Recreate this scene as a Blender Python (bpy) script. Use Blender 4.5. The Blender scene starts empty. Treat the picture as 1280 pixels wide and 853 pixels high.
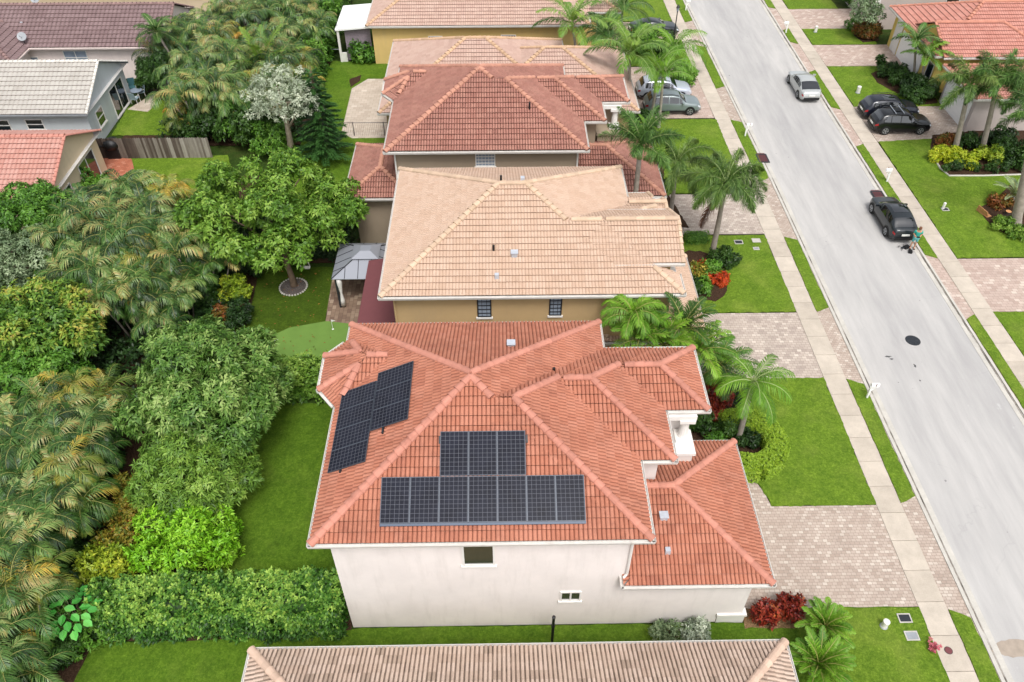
EXPO = 0.62
import bpy, bmesh, math, random
import numpy as np
from mathutils import Vector, Matrix
R = math.radians
SC = bpy.context.scene
COL = SC.collection
rng = np.random.default_rng(7)
random.seed(5)

# ------------------------------------------------------------------ camera
H = 32.0
FPX, PIT, YAW = 995.0, R(43.7), R(0.92)
cam = bpy.data.cameras.new('camera'); camo = bpy.data.objects.new('camera', cam); COL.objects.link(camo)
cam.sensor_width = 36; cam.lens = FPX/1280*36; cam.clip_start = .5; cam.clip_end = 3000
camo.location = (0, 0, H); camo.rotation_euler = (math.pi/2-PIT, 0, -YAW)
SC.camera = camo

def ray(px, py):
    x = (px-640)/FPX; y = -(py-426.5)/FPX
    cp, sp, cy, sy = math.cos(PIT), math.sin(PIT), math.cos(YAW), math.sin(YAW)
    f = (sy*cp, cy*cp, -sp); r = (cy, -sy, 0); u = (sy*sp, cy*sp, cp)
    return [f[i]+x*r[i]+y*u[i] for i in range(3)]
def G(px, py, z=0):                       # the place on the level z that lies in this direction
    d = ray(px, py); t = (z-H)/d[2]; return (d[0]*t, d[1]*t, z)
def onY(px, py, Y):                       # (x, z) on the upright plane y = Y
    d = ray(px, py); t = Y/d[1]; return d[0]*t, H+d[2]*t

# ------------------------------------------------------------------ object helpers
def obj(name, me, mat=None, parent=None, loc=(0, 0, 0), rz=0):
    o = bpy.data.objects.new(name, me); COL.objects.link(o)
    o.location = loc; o.rotation_euler = (0, 0, rz)
    if parent: o.parent = parent
    if mat is not None:
        for m in (mat if isinstance(mat, (list, tuple)) else [mat]): me.materials.append(m)
    return o
def tag(o, label=None, cat=None, group=None, kind=None):
    if label: o['label'] = label
    if cat: o['category'] = cat
    if group: o['group'] = group
    if kind: o['kind'] = kind
    return o
def thing(name, label, cat, loc=(0, 0, 0), rz=0, group=None):
    o = bpy.data.objects.new(name, None); COL.objects.link(o)
    o.location = loc; o.rotation_euler = (0, 0, rz); o.empty_display_size = .3
    return tag(o, label, cat, group)
def dup(root, loc=None, rz=None, sc=None, label=None, group=None, parent=None):
    c = root.copy(); COL.objects.link(c); c.parent = parent
    if loc is not None: c.location = loc
    if rz is not None: c.rotation_euler = (0, 0, rz)
    if sc is not None: c.scale = (sc, sc, sc)
    if label: c['label'] = label
    if group: c['group'] = group
    for ch in list(root.children): dup(ch, parent=c)
    return c

class MB:                                 # collects vertices and faces, then makes ONE mesh
    def __init__(s): s.v = []; s.f = []; s.m = []; s.t = []
    def add(s, vs, fs, mi=0, t=0.5):
        n = len(s.v); s.v += [tuple(v) for v in vs]
        for f in fs: s.f.append([n+i for i in f]); s.m.append(mi); s.t.append(t)
        return s
    def box(s, x0, y0, z0, x1, y1, z1, mi=0, bottom=True):
        vs = [(x0,y0,z0),(x1,y0,z0),(x1,y1,z0),(x0,y1,z0),(x0,y0,z1),(x1,y0,z1),(x1,y1,z1),(x0,y1,z1)]
        fs = [(4,5,6,7),(0,1,5,4),(1,2,6,5),(2,3,7,6),(3,0,4,7)]
        if bottom: fs.append((3,2,1,0))
        return s.add(vs, fs, mi)
    def prism(s, poly, z0, z1, mi=0, bottom=True, top=True):
        n = len(poly); vs = [(p[0],p[1],z0) for p in poly]+[(p[0],p[1],z1) for p in poly]
        fs = [(i,(i+1)%n,n+(i+1)%n,n+i) for i in range(n)]
        if top: fs.append(tuple(range(n,2*n)))
        if bottom: fs.append(tuple(range(n-1,-1,-1)))
        return s.add(vs, fs, mi)
    def tube(s, pts, rad, n=8, mi=0, cap=True, t=.5):
        pts = [Vector(p) for p in pts]; vs = []; fs = []
        if not hasattr(rad, '__len__'): rad = [rad]*len(pts)
        a = None
        for i, p in enumerate(pts):
            d = (pts[min(i+1,len(pts)-1)]-pts[max(i-1,0)]).normalized()
            if a is None: a = d.cross(Vector((0,0,1)) if abs(d.z)<.9 else Vector((1,0,0))).normalized()
            else: a = (a-d*a.dot(d)).normalized()
            b = d.cross(a)
            for k in range(n):
                w = 2*math.pi*k/n; vs.append(p+(a*math.cos(w)+b*math.sin(w))*rad[i])
        for i in range(len(pts)-1):
            for k in range(n):
                fs.append((i*n+k, i*n+(k+1)%n, (i+1)*n+(k+1)%n, (i+1)*n+k))
        if cap: fs += [tuple(range(n-1,-1,-1)), tuple(range((len(pts)-1)*n, len(pts)*n))]
        return s.add(vs, fs, mi, t)
    def lathe(s, prof, n=16, c=(0,0,0), mi=0):
        vs = []; fs = []
        for r, z in prof:
            for k in range(n):
                w = 2*math.pi*k/n; vs.append((c[0]+r*math.cos(w), c[1]+r*math.sin(w), c[2]+z))
        for i in range(len(prof)-1):
            for k in range(n): fs.append((i*n+k, i*n+(k+1)%n, (i+1)*n+(k+1)%n, (i+1)*n+k))
        fs += [tuple(range(n-1,-1,-1)), tuple(range((len(prof)-1)*n, len(prof)*n))]
        return s.add(vs, fs, mi)
    def mesh(s, name, smooth=False, tint=False):
        me = bpy.data.meshes.new(name); me.from_pydata(s.v, [], s.f)
        me.polygons.foreach_set('material_index', s.m)
        if smooth: me.polygons.foreach_set('use_smooth', [True]*len(s.f))
        if tint:
            a = me.attributes.new('tint', 'FLOAT', 'FACE'); a.data.foreach_set('value', s.t)
        me.update(); return me
    def build(s, name, mat, parent=None, loc=(0,0,0), rz=0, smooth=False, tint=False):
        return obj(name, s.mesh(name, smooth, tint), mat, parent, loc, rz)

# ------------------------------------------------------------------ materials
def lin(h):
    c = [int(h[i:i+2], 16)/255 for i in (0, 2, 4)]
    return tuple(x/12.92 if x <= .04045 else ((x+.055)/1.055)**2.4 for x in c)+(1,)
class NT:
    def __init__(s, name):
        s.m = bpy.data.materials.new(name); s.m.use_nodes = True; s.t = s.m.node_tree; s.n = s.t.nodes
        s.b = s.n['Principled BSDF']
    def N(s, typ, **k):
        n = s.n.new(typ)
        for a, v in k.items():
            if hasattr(n, a): setattr(n, a, v)
        return n
    def L(s, a, b): s.t.links.new(a, b)
    def val(s, sock, v):
        if hasattr(v, 'links') or isinstance(v, bpy.types.NodeSocket): s.L(v, sock)
        else: sock.default_value = v
    def coord(s, kind='Object', scale=(1,1,1), rot=(0,0,0)):
        c = s.N('ShaderNodeTexCoord'); m = s.N('ShaderNodeMapping'); s.L(c.outputs[kind], m.inputs['Vector'])
        m.inputs['Scale'].default_value = scale; m.inputs['Rotation'].default_value = rot
        return m.outputs[0]
    def geo(s, scale=(1,1,1)):
        g = s.N('ShaderNodeNewGeometry'); m = s.N('ShaderNodeMapping'); s.L(g.outputs['Position'], m.inputs['Vector'])
        m.inputs['Scale'].default_value = scale; return m.outputs[0]
    def noise(s, vec, scale, detail=4, rough=.6, dist=0):
        n = s.N('ShaderNodeTexNoise'); s.L(vec, n.inputs['Vector']); n.inputs['Scale'].default_value = scale
        n.inputs['Detail'].default_value = detail; n.inputs['Roughness'].default_value = rough; n.inputs['Distortion'].default_value = dist
        return n.outputs['Fac']
    def ramp(s, fac, stops, interp='LINEAR'):
        r = s.N('ShaderNodeValToRGB'); s.L(fac, r.inputs[0]); e = r.color_ramp.elements; r.color_ramp.interpolation = interp
        while len(e) < len(stops): e.new(.5)
        for el, (p, c) in zip(e, stops): el.position = p; el.color = c if len(c) == 4 else tuple(c)+(1,)
        return r.outputs[0]
    def mix(s, fac, a, b, mode='MIX'):
        m = s.N('ShaderNodeMix', data_type='RGBA', blend_type=mode)
        s.val(m.inputs[0], fac); s.val(m.inputs[6], a); s.val(m.inputs[7], b); return m.outputs[2]
    def math(s, op, a, b=None):
        m = s.N('ShaderNodeMath', operation=op); s.val(m.inputs[0], a)
        if b is not None: s.val(m.inputs[1], b)
        return m.outputs[0]
    def attr(s, name='tint'):
        a = s.N('ShaderNodeAttribute'); a.attribute_name = name; return a.outputs['Fac']
    def bump(s, h, strength=.3, dist=.02):
        b = s.N('ShaderNodeBump'); b.inputs['Strength'].default_value = strength; b.inputs['Distance'].default_value = dist
        s.L(h, b.inputs['Height']); s.L(b.outputs[0], s.b.inputs['Normal'])
    def out(s, col=None, rough=.6, metal=0, spec=.5):
        if col is not None: s.val(s.b.inputs['Base Color'], col)
        s.val(s.b.inputs['Roughness'], rough); s.b.inputs['Metallic'].default_value = metal
        s.b.inputs['Specular IOR Level'].default_value = spec
        return s.m
def plain(name, h, rough=.6, metal=0, spec=.5, var=.12, scale=3.0, bump=0):
    t = NT(name); c = lin(h); f = t.noise(t.geo(), scale, 5)
    a = tuple(x*(1-var) for x in c[:3]); b = tuple(min(1, x*(1+var)) for x in c[:3])
    col = t.ramp(f, [(.3, a), (.7, b)])
    if bump: t.bump(t.noise(t.geo(), 25, 4), bump, .01)
    return t.out(col, rough, metal, spec)
M = {}
M['white'] = plain('white_paint', 'dedbd6', .5, var=.05)
M['gutter_white'] = plain('gutter_white', 'cfcbc5', .5, var=.08)
M['white_gloss'] = plain('white_gloss', 'e6e6e4', .3, var=.03)
def stucco(name, h, stain='8c8478'):
    t = NT(name); p = t.geo(); c = lin(h)
    base = t.ramp(t.noise(p, .6, 6, .65), [(.3, tuple(x*.93 for x in c[:3])), (.7, tuple(min(1,x*1.05) for x in c[:3]))])
    st = t.noise(t.geo((1.6, 1.6, .25)), 1.2, 6, .7)
    col = t.mix(t.math('MULTIPLY', t.ramp(st, [(.5, (0,0,0)), (.75, (1,1,1))]), .17), base, lin(stain))
    t.bump(t.noise(p, 40, 3), .25, .01)
    return t.out(col, .9, spec=.2)
M['wall_white'] = stucco('white_stucco', 'e3dcd8')
M['wall_tan'] = stucco('tan_stucco', 'b89d74')
M['wall_taupe'] = stucco('taupe_stucco', '9c8d7a')
M['wall_yellow'] = stucco('yellow_stucco', 'cfb274')
M['wall_pink'] = stucco('pink_stucco', 'e4d6d0')
M['wall_grey'] = stucco('grey_stucco', 'c0c5c8')
M['wall_cream'] = stucco('cream_stucco', 'd2bfa2')
M['wall_greige'] = stucco('greige_stucco', 'b7aca6')
M['wall_lemon'] = stucco('lemon_stucco', 'd6bd6a')

def tile(name, cols, stain, amount=.5, lo=.52, hi=.72, grime_shade=None, gs=.45, silt_shade=.3, lap_shade=.8, lap_shade_col='4a2a22'):
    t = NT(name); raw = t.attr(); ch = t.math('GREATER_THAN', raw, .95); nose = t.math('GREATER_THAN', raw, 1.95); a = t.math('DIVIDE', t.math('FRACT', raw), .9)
    n = len(cols); base = t.ramp(a, [(i/(n-1), tuple(sum(lin(q)[k] for q in cols)/n*.45+lin(c)[k]*.55 for k in range(3))) for i, c in enumerate(cols)])
    p = t.geo()
    f = t.ramp(t.noise(p, gs, 6, .7), [(lo, (0,0,0)), (hi, (1,1,1))])
    g = t.ramp(t.noise(p, 6, 4, .7), [(.35, (.25,.25,.25)), (.65, (1,1,1))])
    col = t.mix(t.math('MULTIPLY', t.math('MULTIPLY', f, g), amount), base, lin(stain))
    if grime_shade:                                       # single darker mossy tiles
        s = t.ramp(a, [(.93, (0,0,0)), (.97, (1,1,1))])
        col = t.mix(t.math('MULTIPLY', s, .12), col, lin(grime_shade))
    dirt_shade = t.math('MULTIPLY', ch, t.ramp(t.noise(p, 2.2, 4, .7), [(.25,(.3,.3,.3)),(.7,(1,1,1))]))   # silt plus painted rib shade darkening the channels and noses
    col = t.mix(t.math('MULTIPLY', dirt_shade, silt_shade), col, lin(grime_shade or stain))
    col = t.mix(t.math('MULTIPLY', nose, lap_shade), col, lin(lap_shade_col))  # under-lap shade put into the colour of the tile noses
    fine = t.noise(p, 22, 3)
    col = t.mix(.22, col, t.ramp(fine, [(.3, (.25,.2,.18)), (.7, (1,.95,.9))]), 'MULTIPLY')
    t.bump(t.noise(p, 30, 3), .2, .01)
    return t.out(col, .75, spec=.3)
M['tile_red'] = tile('terracotta_tile', ['aa6a53','b1725a','b87a62','be836d','ad6d57'], '6e4436', .6, .45, .7, '5e3228', silt_shade=.55, lap_shade=.95, lap_shade_col='3c211a')
M['tile_rose'] = tile('rose_tile', ['9a695b','a17164','a9796c','b18373','9d6c5f'], '64443e', .5, .45, .75, '4a2e29', silt_shade=.55)
M['tile_cream'] = tile('cream_tile', ['bc9f89','c1a590','c5ab97','c9b09d','bea28c'], 'a88c78', .3, .5, .8, '9a806c', silt_shade=.25, lap_shade_col='7d644f')
M['tile_peach'] = tile('peach_tile', ['b5978a','bb9d8f','c2a697','c6ac9e','b89a8c'], 'a0857a', .35, .5, .8, '7d665c', silt_shade=.3, lap_shade_col='6b564a')
M['tile_brown'] = tile('brown_cream_tile', ['baa18f','c4ac9a','ceb7a5','d6c0b0','cab2a0','a08b7a'], '6b594e', .5, .5, .78, '47392f', silt_shade=.8, lap_shade_col='3f322a')
M['tile_purple'] = tile('purple_brown_tile', ['735e5e','7e6969','857070','8c7777','786363'], '4b3c3b', .4, silt_shade=.5)
M['tile_grey'] = tile('pale_grey_tile', ['aaa69f','b1ada6','b8b4ad','bdbab3','a5a098'], '8f8a80', .45, silt_shade=.35)
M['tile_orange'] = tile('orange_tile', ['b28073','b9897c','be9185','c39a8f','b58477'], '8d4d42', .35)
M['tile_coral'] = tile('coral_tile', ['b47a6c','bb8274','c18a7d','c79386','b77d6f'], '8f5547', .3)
def cap_mat(name, h, d): 
    t = NT(name); p = t.geo()
    raw = t.attr(); col = t.ramp(raw, [(0, tuple(x*.85 for x in lin(h)[:3])), (1, tuple(min(1,x*1.12) for x in lin(h)[:3]))])
    col = t.mix(t.math('MULTIPLY', t.ramp(t.noise(p, 1.2, 6, .7), [(.5,(0,0,0)),(.75,(1,1,1))]), .45), col, lin(d))
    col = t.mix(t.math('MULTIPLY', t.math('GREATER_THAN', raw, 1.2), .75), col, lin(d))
    return t.out(col, .8, spec=.3)
M['cap_red'] = cap_mat('terracotta_cap', 'bb806e', '7d4a3b')
M['cap_rose'] = cap_mat('rose_cap', 'b58470', '7c4f42')
M['cap_cream'] = cap_mat('cream_cap', 'c4aa92', 'a08a6c')
M['cap_peach'] = cap_mat('peach_cap', 'c2a183', '85705a')
M['cap_brown'] = cap_mat('brown_cap', 'c8ac98', '8a7362')
M['cap_purple'] = cap_mat('purple_cap', '8b716d', '5b4948')
M['cap_grey'] = cap_mat('grey_cap', 'cfcbc3', 'a9a59b')
M['cap_orange'] = cap_mat('orange_cap', 'bd8375', '8f5a4c')
M['cap_coral'] = cap_mat('coral_cap', 'bd836f', '8f5b4a')

def glass(name, h='10161c', rough=.06):
    t = NT(name); t.b.inputs['Coat Weight'].default_value = 1; t.b.inputs['Coat Roughness'].default_value = .02; return t.out(lin(h), rough, 0, 1.0)
M['glass_reflect'] = glass('lawn_reflect_glass', '3d4034', .08); M['glass'] = glass('window_glass', '1c242b'); M['glass_car'] = glass('car_glass', '0b0f13', .04)  # pane colour of the white house holds the garden's green reflection
M['glass_block'] = plain('glass_block', '7f93a8', .2, var=.15, scale=8)
M['glass_pale'] = plain('glass_pale', '8b97a6', .12, var=.12, scale=3)
M['dark'] = plain('dark_metal', '22262b', .45, var=.1)
M['black'] = plain('black_plastic', '111214', .5, var=.1)
M['rubber'] = plain('rubber', '151515', .85)
M['rim'] = plain('alloy_rim', '9ea2a6', .35, metal=.6)
M['alu'] = plain('aluminium', 'a9afb6', .4, metal=.5)
M['grey'] = plain('grey_paint', '8e9296', .5)
M['maroon'] = plain('maroon_canvas', '6b3b3e', .85, var=.06)
M['curtain'] = plain('curtain', '8d8189', .9, var=.15, scale=6)
M['galv'] = plain('galvanised', 'b7bcc4', .45, metal=.2)

# ground materials
def grass(name, c0, c1, c2, patch=.35, dry='8f9a48', dryamt=.35):
    t = NT(name); p = t.geo()
    blades = t.noise(t.geo((1, 1, 1)), 10, 6, .85)
    b2 = t.noise(p, 4, 5, .75)
    col = t.ramp(blades, [(.28, lin(c0)), (.5, lin(c1)), (.72, lin(c2))])
    col = t.mix(.6, col, t.ramp(b2, [(.25, (.42,.5,.36)), (.75, (1.25,1.2,1.1))]), 'MULTIPLY')
    big = t.noise(p, patch, 4, .6, .4)
    col = t.mix(t.math('MULTIPLY', t.ramp(big, [(.5,(0,0,0)),(.75,(1,1,1))]), dryamt), col, lin(dry))
    mid = t.noise(p, 1.3, 5, .7)
    col = t.mix(.7, col, t.ramp(mid, [(.3, (.6,.66,.55)), (.7, (1.2,1.14,1.05))]), 'MULTIPLY')
    t.bump(blades, .9, .06)
    return t.out(col, .85, spec=.15)
M['lawn'] = grass('street_lawn', '435f14', '638024', '8ba340', dryamt=.4)
M['lawn_back'] = grass('back_lawn', '385212', '54741c', '789436', dryamt=.2)
M['turf'] = grass('artificial_turf', '2f400f', '435a16', '5a7022', dry='5d6a24', dryamt=.2)
M['green'] = plain('putting_green', '66843f', .9, var=.08, scale=1.2, spec=.1)
M['ground'] = grass('rough_ground', '20320c', '33491a', '4a5f26', dry='554a2c', dryamt=.5)
def mulch(name, c0, c1, c2):
    t = NT(name); p = t.geo(); n = t.noise(p, 14, 6, .8)
    t.bump(n, .8, .04)
    return t.out(t.ramp(n, [(.3, lin(c0)), (.5, lin(c1)), (.7, lin(c2))]), .95, spec=.1)
M['mulch'] = mulch('mulch', '241a13', '3d2d22', '5c4838')
M['mulch_grey'] = mulch('grey_mulch', '3b3634', '5a5350', '867e78')
M['litter'] = mulch('leaf_litter', '3d2f22', '7a6145', 'b09270')
def asphalt():
    t = NT('washed_asphalt'); p = t.geo()
    fine = t.noise(p, 42, 4, .8); mid = t.noise(t.geo((1.2, .14, 1)), 1.5, 6, .65); big = t.noise(t.geo((.5,.12,1)), .35, 5, .6, .6)
    col = t.ramp(big, [(.3, lin('a8a6a4')), (.7, lin('bdbab6'))])
    col = t.mix(.6, col, t.ramp(mid, [(.25, (.72,.72,.73)), (.75, (1.14,1.14,1.13))]), 'MULTIPLY')
    col = t.mix(.5, col, t.ramp(fine, [(.25, (.6,.6,.61)), (.75, (1.2,1.2,1.2))]), 'MULTIPLY')
    spots = t.ramp(t.noise(t.geo((1,.5,1)), 1.9, 3, .5), [(.73,(0,0,0)),(.78,(1,1,1))])
    col = t.mix(t.math('MULTIPLY', spots, .3), col, lin('cfcfcd'))
    dk = t.ramp(t.noise(p, 2.6, 2, .4), [(.755,(0,0,0)),(.775,(1,1,1))])
    col = t.mix(t.math('MULTIPLY', dk, .5), col, lin('4a4a4c'))
    sep = t.N('ShaderNodeSeparateXYZ'); t.L(p, sep.inputs[0])
    lane = t.math('ABSOLUTE', t.math('SINE', t.math('MULTIPLY', t.math('SUBTRACT', sep.outputs[0], 20.4), math.pi/1.7)))     # wheel tracks worn along the lanes
    lane = t.math('MULTIPLY', lane, t.ramp(t.noise(t.geo((1,.05,1)), .9, 4, .6), [(.3,(0,0,0)),(.7,(1,1,1))]))
    col = t.mix(t.math('MULTIPLY', lane, .5), col, t.mix(1.0, col, (.86,.86,.87,1), 'MULTIPLY'))
    vo = t.N('ShaderNodeTexVoronoi', feature='DISTANCE_TO_EDGE'); vo.inputs['Scale'].default_value = .16
    wv = t.N('ShaderNodeTexNoise'); wv.inputs['Scale'].default_value = 1.1; wv.inputs['Detail'].default_value = 5; t.L(p, wv.inputs['Vector'])
    ad = t.N('ShaderNodeVectorMath', operation='ADD'); t.L(p, ad.inputs[0]); t.L(wv.outputs['Color'], ad.inputs[1]); t.L(ad.outputs[0], vo.inputs['Vector'])
    crack = t.math('MULTIPLY', t.math('LESS_THAN', vo.outputs['Distance'], .0035), t.ramp(t.noise(p, .25, 2), [(.5,(0,0,0)),(.56,(1,1,1))]))
    col = t.mix(t.math('MULTIPLY', crack, .07), col, lin('55565a'))
    t.bump(fine, .3, .01)
    return t.out(col, .85, spec=.2)
M['asphalt'] = asphalt()
def concrete(name, h, joint=0):
    t = NT(name); p = t.geo(); c = lin(h)
    col = t.ramp(t.noise(p, .9, 6, .7), [(.3, tuple(x*.82 for x in c[:3])), (.7, tuple(min(1,x*1.1) for x in c[:3]))])
    col = t.mix(.3, col, t.ramp(t.noise(p, 18, 4, .7), [(.3,(.7,.68,.64)),(.7,(1.1,1.1,1.1))]), 'MULTIPLY')
    if joint:
        a = t.attr(); col = t.mix(.45, col, t.ramp(a, [(0,(.8,.78,.75)),(1,(1.08,1.07,1.05))]), 'MULTIPLY')
    t.bump(t.noise(p, 30, 3), .2, .01)
    return t.out(col, .9, spec=.2)
M['stain'] = plain('damp_stain', '9a8d7f', .7, var=.15); M['tarspot'] = plain('tar_spot', '4d4c4c', .7)
M['walk'] = concrete('sidewalk_concrete', 'bdb3a6', 1)
M['kerb'] = concrete('kerb_concrete', 'bcb8b0')
def gutter_dirt():
    t = NT('gutter_dirt'); p = t.geo((1,.35,1)); n = t.noise(p, 1.6, 6, .75)
    return t.out(t.ramp(n, [(.38, lin('4a4540')), (.5, lin('857e76')), (.62, lin('b3aea6'))]), .95, spec=.1)
M['gutter'] = gutter_dirt()
def pavers(name, ca, cb, cc, mortar, bw=.22, bh=.11, rot=0):
    t = NT(name); v = t.N('ShaderNodeNewGeometry'); m = t.N('ShaderNodeMapping'); t.L(v.outputs['Position'], m.inputs[0]); m.inputs['Rotation'].default_value = (0,0,rot)
    b = t.N('ShaderNodeTexBrick'); t.L(m.outputs[0], b.inputs['Vector']); b.offset = .5
    b.inputs['Scale'].default_value = 1; b.inputs['Brick Width'].default_value = bw; b.inputs['Row Height'].default_value = bh
    b.inputs['Mortar Size'].default_value = .009; b.inputs['Mortar Smooth'].default_value = .2; b.inputs['Bias'].default_value = 0
    b.inputs['Color1'].default_value = (0,0,0,1); b.inputs['Color2'].default_value = (1,1,1,1); b.inputs['Mortar'].default_value = (.5,.5,.5,1)
    col = t.ramp(b.outputs['Color'], [(.0, lin(ca)), (.5, lin(cb)), (.78, lin(cb)), (1, lin(cc))])
    col = t.mix(b.outputs['Fac'], col, lin(mortar))
    p = t.geo()
    col = t.mix(.4, col, t.ramp(t.noise(p, .8, 6, .7), [(.3,(.74,.72,.7)),(.7,(1.12,1.1,1.08))]), 'MULTIPLY')
    sp = t.ramp(t.noise(p, 1.1, 5, .6), [(.66,(0,0,0)),(.8,(1,1,1))])
    col = t.mix(t.math('MULTIPLY', sp, .35), col, lin('57504a'))
    inv = t.math('SUBTRACT', 1.0, b.outputs['Fac'])
    t.bump(inv, .5, .01)
    return t.out(col, .85, spec=.25)
M['paver_pink'] = pavers('pink_pavers', 'a39387', 'b1a296', 'c4b9ad', '877b71', .22, .155)
M['paver_grey'] = pavers('grey_pavers', 'a0938a', 'b4a79c', 'c9beb2', '857b72', .27, .19)
M['paver_far'] = pavers('blush_pavers', 'a89489', 'b5a297', 'c6b8ac', '8d7f75', .34, .24)
M['paver_tan'] = pavers('tan_pavers', 'b3a596', 'beb1a2', 'cabfb1', '958a7d', .5, .35)
M['paver_brown'] = pavers('brown_pavers', '6d584b', '85705f', 'a08d7a', '55473d', .36, .24, math.pi/2)
M['paver_brick'] = pavers('red_pavers', '9a5942', 'ad6a52', 'b97d66', '80523f', .3, .2)
# ------------------------------------------------------------------ roofs
def clip(poly, a, b, c):                  # keep a*x+b*y+c >= 0
    out = []
    for i in range(len(poly)):
        p, q = poly[i], poly[(i+1) % len(poly)]
        dp = a*p[0]+b*p[1]+c; dq = a*q[0]+b*q[1]+c
        if dp >= -1e-9: out.append(p)
        if (dp > 1e-9 and dq < -1e-9) or (dp < -1e-9 and dq > 1e-9):
            s = dp/(dp-dq); out.append((p[0]+(q[0]-p[0])*s, p[1]+(q[1]-p[1])*s))
    return out
def rect(x0, y0, x1, y1): return [(x0,y0),(x1,y0),(x1,y1),(x0,y1)]   # edges: 0 south, 1 east, 2 north, 3 west
class Piece:
    def __init__(s, poly, e, k=.46, gable=(), oh=.46):
        s.poly, s.e, s.gable, s.oh = poly, e, set(gable), oh
        s.ed = []
        n = len(poly)
        for i in range(n):
            p, q = poly[i], poly[(i+1) % n]
            L = math.hypot(q[0]-p[0], q[1]-p[1]); ux, uy = (q[0]-p[0])/L, (q[1]-p[1])/L
            ki = k[i] if isinstance(k, dict) and i in k else (k.get('k', .46) if isinstance(k, dict) else k)
            s.ed.append(dict(p=p, q=q, u=(ux,uy), n=(-uy,ux), L=L, k=ki, c=-(-uy*p[0]+ux*p[1])))
    def inside(s, x, y, m=0): return all(E['n'][0]*x+E['n'][1]*y+E['c'] >= m for E in s.ed)
    def z(s, x, y): return s.e+min(E['k']*(E['n'][0]*x+E['n'][1]*y+E['c']) for i, E in enumerate(s.ed) if i not in s.gable)
    def face(s, i):
        poly = list(s.poly); A = s.ed[i]
        for j, B in enumerate(s.ed):
            if j == i or j in s.gable or not poly: continue
            poly = clip(poly, B['k']*B['n'][0]-A['k']*A['n'][0], B['k']*B['n'][1]-A['k']*A['n'][1], B['k']*B['c']-A['k']*A['c'])
        return poly

def env(pieces, x, y, skip=None):
    z = -1
    for P in pieces:
        if P is not skip and P.inside(x, y): z = max(z, P.z(x, y))
    return z

def tile_face(mb, pieces, P, i, w, c, nu, amp, step, seed, flip=False):
    E = P.ed[i]; poly = P.face(i)
    if len(poly) < 3: return
    ux, uy = E['u']; nx, ny = E['n']; px, py = E['p']; k = E['k']
    U = [( (x-px)*ux+(y-py)*uy, (x-px)*nx+(y-py)*ny) for x, y in poly]
    u0 = min(a[0] for a in U); u1 = max(a[0] for a in U); v1 = max(a[1] for a in U)
    nrm = math.sqrt(1+k*k)
    PROF = [math.sqrt(max(0, 1-(2*q/nu-1)**2*.96)) for q in range(nu)]
    su = -((px*ux+py*uy) % w)                # every slope of one house shares its tile columns
    i0 = math.floor((u0-su)/w)*nu; i1 = math.ceil((u1-su)/w)*nu; nv = math.ceil(v1/c)
    hv = []
    n = len(U); edges = []
    for a in range(n):
        p, q = U[a], U[(a+1) % n]; L = math.hypot(q[0]-p[0], q[1]-p[1])
        if L < 1e-6: continue
        edges.append((-(q[1]-p[1])/L, (q[0]-p[0])/L, ((q[1]-p[1])*p[0]-(q[0]-p[0])*p[1])/L))
    sink = .014*pieces.index(P)
    def place(u, v, h):
        h -= sink
        x = px+ux*u+nx*v; y = py+uy*u+ny*v; z = P.e+k*v
        h /= nrm; return (x-nx*k*h, y-ny*k*h, z+h)
    eps = .004
    for kv in range(nv):
        va, vb = kv*c, (kv+1)*c-eps
        rr = random.Random(seed*9173+i*131+kv)
        tints = {}
        for iu in range(i0, i1):
            ua, ub = su+iu*w/nu, su+(iu+1)*w/nu
            ti = iu//(2*nu)
            # roughly jittered course line per tile
            cs = [(ua,va),(ub,va),(ub,vb),(ua,vb)]
            ds = [min(e[0]*a+e[1]*b+e[2] for e in edges) for a, b in cs]
            if max(ds) < -w-c: continue
            cx, cy = px+ux*(ua+ub)/2+nx*(va+vb)/2, py+uy*(ua+ub)/2+ny*(va+vb)/2
            if len(pieces) > 1:
                zc = P.e+k*(va+vb)/2
                if env(pieces, cx, cy, P) > zc+.30: continue
            if ti not in tints: tints[ti] = (rr.random(), rr.uniform(-.006, .006))
            t, jit = tints[ti]
            ha, hb = PROF[iu % nu]*amp, PROF[(iu+1) % nu]*amp
            def hh(u, v):
                f = (u-ua)/(ub-ua); g = (v-va)/(vb-va)
                return ha*(1-f)+hb*f+(step+jit)*(1-g)
            if min(ds) >= 0: cell = cs
            else:
                cell = cs
                for e in edges:
                    cell = clip(cell, *e)
                    if len(cell) < 3: break
                if len(cell) < 3: continue
            b = len(mb.v)
            for (u, v) in cell: mb.v.append(place(u, v, hh(u, v)))
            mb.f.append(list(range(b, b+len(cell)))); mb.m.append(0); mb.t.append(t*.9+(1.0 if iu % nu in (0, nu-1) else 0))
            # the nose of the tile at its lower edge
            low = [a for a in cell if abs(a[1]-va) < 1e-6]
            if len(low) >= 2:
                a0, a1 = min(low), max(low)
                b = len(mb.v); d = .03 if kv == 0 else step+.01
                for (u, v, h) in ((a0[0], va, hh(*a0)-d), (a1[0], va, hh(*a1)-d), (a1[0], va, hh(*a1)), (a0[0], va, hh(*a0))): mb.v.append(place(u, v, h))
                mb.f.append([b, b+1, b+2, b+3]); mb.m.append(0); mb.t.append(t*.9+2.0)

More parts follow.
